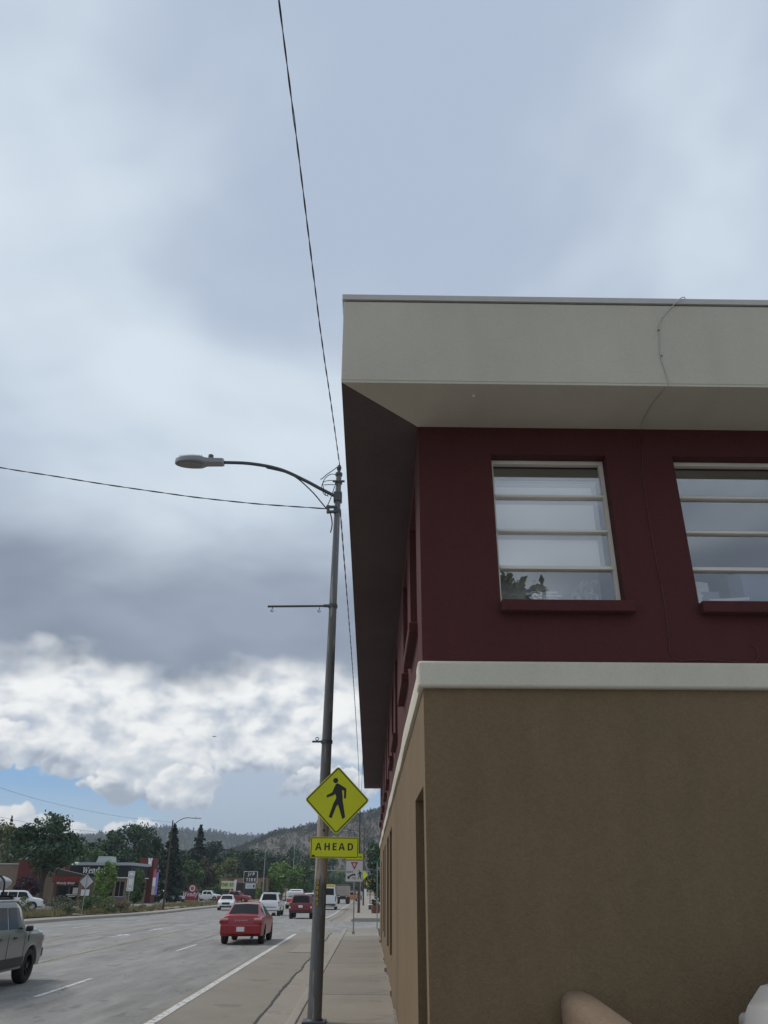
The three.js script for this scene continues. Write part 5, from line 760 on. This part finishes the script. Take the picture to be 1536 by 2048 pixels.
function conifer(label, x, z, h, width, cols, seed, low = 0.08) {
  const R = rng(seed), G = thing('spruce', label, 'tree', [x, gyWalk(z), z]), pl = []; part('trunk', rod([0, -0.1, 0], [0, h, 0], 0.2, 0.03, 8), M.wood, G);
  for (let lv = 0; lv < 22; lv++) { const t = lv / 22, y = h * (low + (1 - low) * t), r = width / 2 * Math.pow(1 - t, 0.8) * (0.8 + 0.5 * R()); const nb = 8; for (let b = 0; b < nb; b++) { const a = R() * 6.28, rl = r * (0.6 + 0.55 * R()); for (let k = 0; k < 16; k++) { const u = Math.sqrt(R()); pl.push([Math.cos(a + (R() - 0.5) * 0.3) * rl * u, y - rl * u * 0.28 + (R() - 0.5) * 0.12 * h / 20 - 0.1 * R(), Math.sin(a + (R() - 0.5) * 0.3) * rl * u]); } } }
  for (let k = 0; k < 20; k++) pl.push([(R() - 0.5) * 0.15, h * (0.95 + 0.06 * R()), (R() - 0.5) * 0.15]);
  part('crown', leaves(R, pl, 0.30 * width / 4.2, cols, 0.8), leafMat, G);
}
function shrub(label, x, z, w, h, cols, seed, n = 900, leaf = 0.07, base = gyWalk(z) + 0.05) {
  const R = rng(seed), G = thing('shrub', label, 'shrub', [x, base, z]), pl = crownPlaces(R, n, w / 2, h * 0.12, h, 12, 1.15); const st = []; for (let k = 0; k < 7; k++) { const q = pl[Math.floor(R() * n)]; st.push(tube([[q[0] * 0.12, -0.06, q[2] * 0.12], [q[0] * 0.5, q[1] * 0.5, q[2] * 0.5], q], 0.012, 5, 4)); }
  part('stems', merge(st), M.wood, G); part('foliage', leaves(R, pl, leaf, cols, 0.7), leafMat, G);
}
tree('broad_tree', 'big dark round tree in front of the tan store', -39.1, -104, 10.0, 3.6, 9.2, GREEN.dark, 0.22, 9500, 101, { trunkR: 0.26, blobs: 30, limbs: 12, from: 0.12 });
tree('broad_tree', 'loose olive tree at the left frame edge', -54.6, -128, 11.2, 3.8, 8.4, GREEN.olive, 0.22, 4200, 102, { blobs: 20 });
tree('broad_tree', 'green tree left of the frame edge beside the olive tree', -60.5, -125, 10.4, 3.6, 8, GREEN.mid, 0.24, 4200, 103);
tree('broad_tree', 'wide dark cottonwood behind the restaurant', -48.8, -172, 13.9, 3.2, 13, GREEN.dark, 0.30, 8500, 104, { blobs: 34, trunkR: 0.3 });
tree('broad_tree', 'dark tree behind the restaurant roof unit', -57.1, -178, 11.4, 3.2, 9, GREEN.dark, 0.30, 5200, 105);
tree('broad_tree', 'narrow dark tree left of the first spruce', -44.4, -176, 12.2, 3.0, 6.2, GREEN.dark, 0.28, 4200, 106);
tree('broad_tree', 'dark tree behind the big round tree', -50, -150, 8.6, 2.8, 9, GREEN.mid, 0.28, 4600, 107);
conifer('pointed dark spruce behind the curved-arm lamp', -34.8, -150, 12.2, 6.0, GREEN.blue, 111);
conifer('pointed spruce right of the curved-arm lamp', -41.2, -205, 15.8, 7.2, GREEN.blue, 112);
conifer('thin spruce tip above the olive tree', -63.9, -150, 13.6, 3.0, GREEN.blue, 113);
const woods = [[-54.7, -230, 11.6, 2.4, 9.5, 'dark'], [-47.9, -225, 12.2, 2.4, 10, 'dark'], [-42.5, -240, 13.9, 2.4, 12, 'blue'], [-38.5, -250, 12.5, 2.4, 10.5, 'dark'], [-33.5, -250, 12.8, 2.6, 11.5, 'dark'], [-28.5, -262, 12.0, 2.4, 11, 'blue'], [-22.3, -270, 13.4, 0.6, 15, 'dark'], [-16.7, -300, 12.7, 0.8, 15, 'dark'], [-11.9, -340, 9.2, 0.6, 13, 'mid'], [-5, -390, 9.0, 0.6, 15, 'dark'], [4, -380, 10, 0.6, 14, 'dark'], [-65, -235, 12, 2.4, 12, 'dark'], [-78, -230, 12, 2.4, 12, 'mid']];
const wlab = ['dark tree behind the flat tan building', 'dark tree behind the second spruce', 'blue-green tree right of the second spruce', 'dark tree above the deli sign', 'dark tree above the J/P sign', 'blue-green tree below the far ridge gap', 'wide dark tree behind the bright green tree', 'dark tree behind the white van', 'small far green tree below the signal mast', 'far dark tree at the street end', 'far dark tree right of the street end', 'dark tree far behind the restaurant', 'green tree far behind the tan store'];
woods.forEach(([x, z, t, l, w, c], i) => tree('broad_tree', wlab[i], x, z, t, l, w, GREEN[c], 0.42, 3600, 130 + i, { trunkR: 0.28, limbs: 4 }));
tree('young_maple', 'young yellow-green maple in front of the restaurant windows', -24.0, -79, 4.15, 0.5, 2.5, GREEN.bright, 0.10, 3400, 151, { trunkR: 0.05, blobs: 18, limbs: 6 });
tree('young_maple', 'second young maple between route sign and red tower', -24.8, -92, 3.85, 0.6, 2.4, GREEN.mid, 0.11, 3000, 152, { trunkR: 0.05, blobs: 16, limbs: 6 });
tree('broad_tree', 'rounded green tree right of the curved-arm lamp', -37.6, -178, 7.6, 2.0, 7, GREEN.mid, 0.24, 4600, 153);
tree('broad_tree', 'light green tree behind the lamp shaft', -42.2, -180, 6.2, 1.2, 4.6, GREEN.bright, 0.22, 2600, 154);
tree('broad_tree', 'brownish tree left of the small gabled house', -35.6, -186, 7.6, 0.8, 5.4, GREEN.brown, 0.24, 3600, 155);
tree('broad_tree', 'olive tree above the deli sign', -33.3, -200, 8.4, 2.0, 7.4, GREEN.olive, 0.26, 4000, 156);
tree('broad_tree', 'low yellow-green tree left of the deli sign', -32.8, -188, 4.6, 0.2, 5.2, GREEN.bright, 0.22, 2800, 157);
tree('broad_tree', 'bright green tree right of the tyre shop', -19.4, -192, 8.2, 0.2, 8.8, GREEN.bright, 0.27, 6000, 158, { blobs: 26 });
tree('broad_tree', 'bright green smaller tree at the road bend', -16.2, -208, 6.9, 0.2, 6.4, GREEN.mid, 0.27, 3600, 159);
tree('broad_tree', 'dark street tree just past the building end', 1.5, -95, 7.6, 0.9, 4.6, GREEN.dark, 0.17, 4600, 160, { trunkR: 0.1 });
tree('broad_tree', 'dark street tree farther along the right sidewalk', 3.0, -112, 7.6, 1.2, 5.0, GREEN.dark, 0.2, 3800, 161, { trunkR: 0.12 });
tree('plum_tree', 'small dark purple plum tree by the red wall', -39.2, -100, 3.4, 0.9, 3.0, GREEN.purple, 0.13, 3000, 162, { trunkR: 0.06 });
tree('broad_tree', 'tall tree behind the viewer mirrored in the upstairs window', 5.0, 15, 12.5, 4, 2.0, GREEN.dark, 0.2, 3400, 171, { trunkR: 0.2 });
tree('broad_tree', 'second tree behind the viewer mirrored in the window', 6.1, 15, 11.9, 4, 1.5, GREEN.dark, 0.2, 2400, 172, { trunkR: 0.18 });
shrub('round green shrub in front of the parked white suv', -25.1, -63.4, 1.6, 1.35, GREEN.olive, 201, 1700, 0.06);
shrub('grey-green shrub below the big round tree', -23.8, -68.5, 2.4, 1.2, GREEN.sage, 202, 1900, 0.06);
shrub('low sage shrub left of the diamond sign back', -22.7, -65.2, 1.9, 0.8, GREEN.sage, 203, 1400, 0.055);
shrub('tall dark shrub below the shop sign', -23.5, -72.5, 1.7, 1.6, GREEN.brown, 204, 1500, 0.06);
shrub('green shrub right of the diamond sign post', -22.6, -71, 1.9, 1.35, GREEN.mid, 205, 1700, 0.06);
shrub('olive shrub under the young maple', -23.2, -76, 2.3, 1.2, GREEN.olive, 206, 1700, 0.06);
shrub('dry grass clump beside the young maple', -22.8, -81, 1.7, 0.8, GREEN.dry, 207, 1200, 0.07);
shrub('small green shrub at the kerb', -22.1, -75, 1.0, 0.5, GREEN.mid, 208, 700, 0.05);
shrub('tuft of weeds at the second maple', -23.6, -90.4, 1.5, 0.4, GREEN.dry, 209, 700, 0.06);
shrub('green bush by the tyre shop door', -22.4, -178, 2.4, 2.4, GREEN.bright, 210, 1500, 0.13);
shrub('dark hedge behind the parked trucks', -36, -176, 9, 2.6, GREEN.dark, 211, 2600, 0.2);
shrub('dark hedge behind the white crew-cab pickup', -31, -178, 7, 2.2, GREEN.dark, 212, 2200, 0.2);
{ const R = rng(301), q = crownPlaces(R, 700, 0.42, 0.62, 1.15, 8, 1.2); part('foliage', leaves(R, q, 0.06, GREEN.brown, 0.7), leafMat, planterGroup); }
{ // dry grass over the planting strip
  const R = rng(401), P = []; for (let k = 0; k < 9; k++) { const a = R() * 6.28, r = R() * 0.12, h = 0.12 + 0.2 * R(), b = (R() - 0.5) * 0.16, x = Math.cos(a) * r, z = Math.sin(a) * r, w = 0.012; P.push(x - w, 0, z, x + w, 0, z, x + b, h, z + (R() - 0.5) * 0.16); }
  const g = new THREE.BufferGeometry(); g.setAttribute('position', new THREE.Float32BufferAttribute(P, 3)); g.computeVertexNormals();
  const im = new THREE.InstancedMesh(g, std(1, 1, 1, 0.9, { side: THREE.DoubleSide }), 5200), m = new THREE.Matrix4(), qt = new THREE.Quaternion(), c = new THREE.Color(); let n = 0;
  for (let k = 0; k < 9000 && n < 5200; k++) { const x = -27 + 5.2 * R(), z = -42 - 120 * R() * R(); if (fbm3(x * 0.5, 2, z * 0.25, 3) < -0.05 || (z < -94 && z > -104.5)) continue; const s = 0.7 + 1.1 * R(); qt.setFromAxisAngle(V(0, 1, 0), R() * 6.28); m.compose(V(x, gyWalk(z) + 0.10 * (PN.noise(x * 0.6, z * 0.4, 1) + 0.5), z), qt, V(s, s, s)); im.setMatrixAt(n, m); const t = R(); c.setRGB(lerp(0.10, 0.30, t), lerp(0.12, 0.25, t), lerp(0.04, 0.13, t)); im.setColorAt(n, c); n++; }
  im.count = n; im.name = 'dry_grass'; im.castShadow = im.receiveShadow = true; scene.add(im); tag(im, 'dry grass tufts over the planting strip', 'grass', null, 'stuff');
}
{ // a small far aeroplane
  const A = thing('airplane', 'tiny dark aircraft against the white clouds', 'airplane', [-137, 120.5, -700], 0.4); part('fuselage', new THREE.SphereGeometry(1, 12, 8).scale(1.9, 0.28, 0.28), M.darkPlastic, A); part('wing', rbox(0.5, 0.06, 3.6, 0.02, 0, 0.2, 0), M.darkPlastic, A); part('tail_fin', rbox(0.35, 0.6, 0.05, 0.02, 1.7, 0.35, 0), M.darkPlastic, A);
}
// ---------------------------------------------------------------- haze
scene.fog = new THREE.FogExp2(0xcfdbe8, 0.00024);
renderer.render(scene, camera);
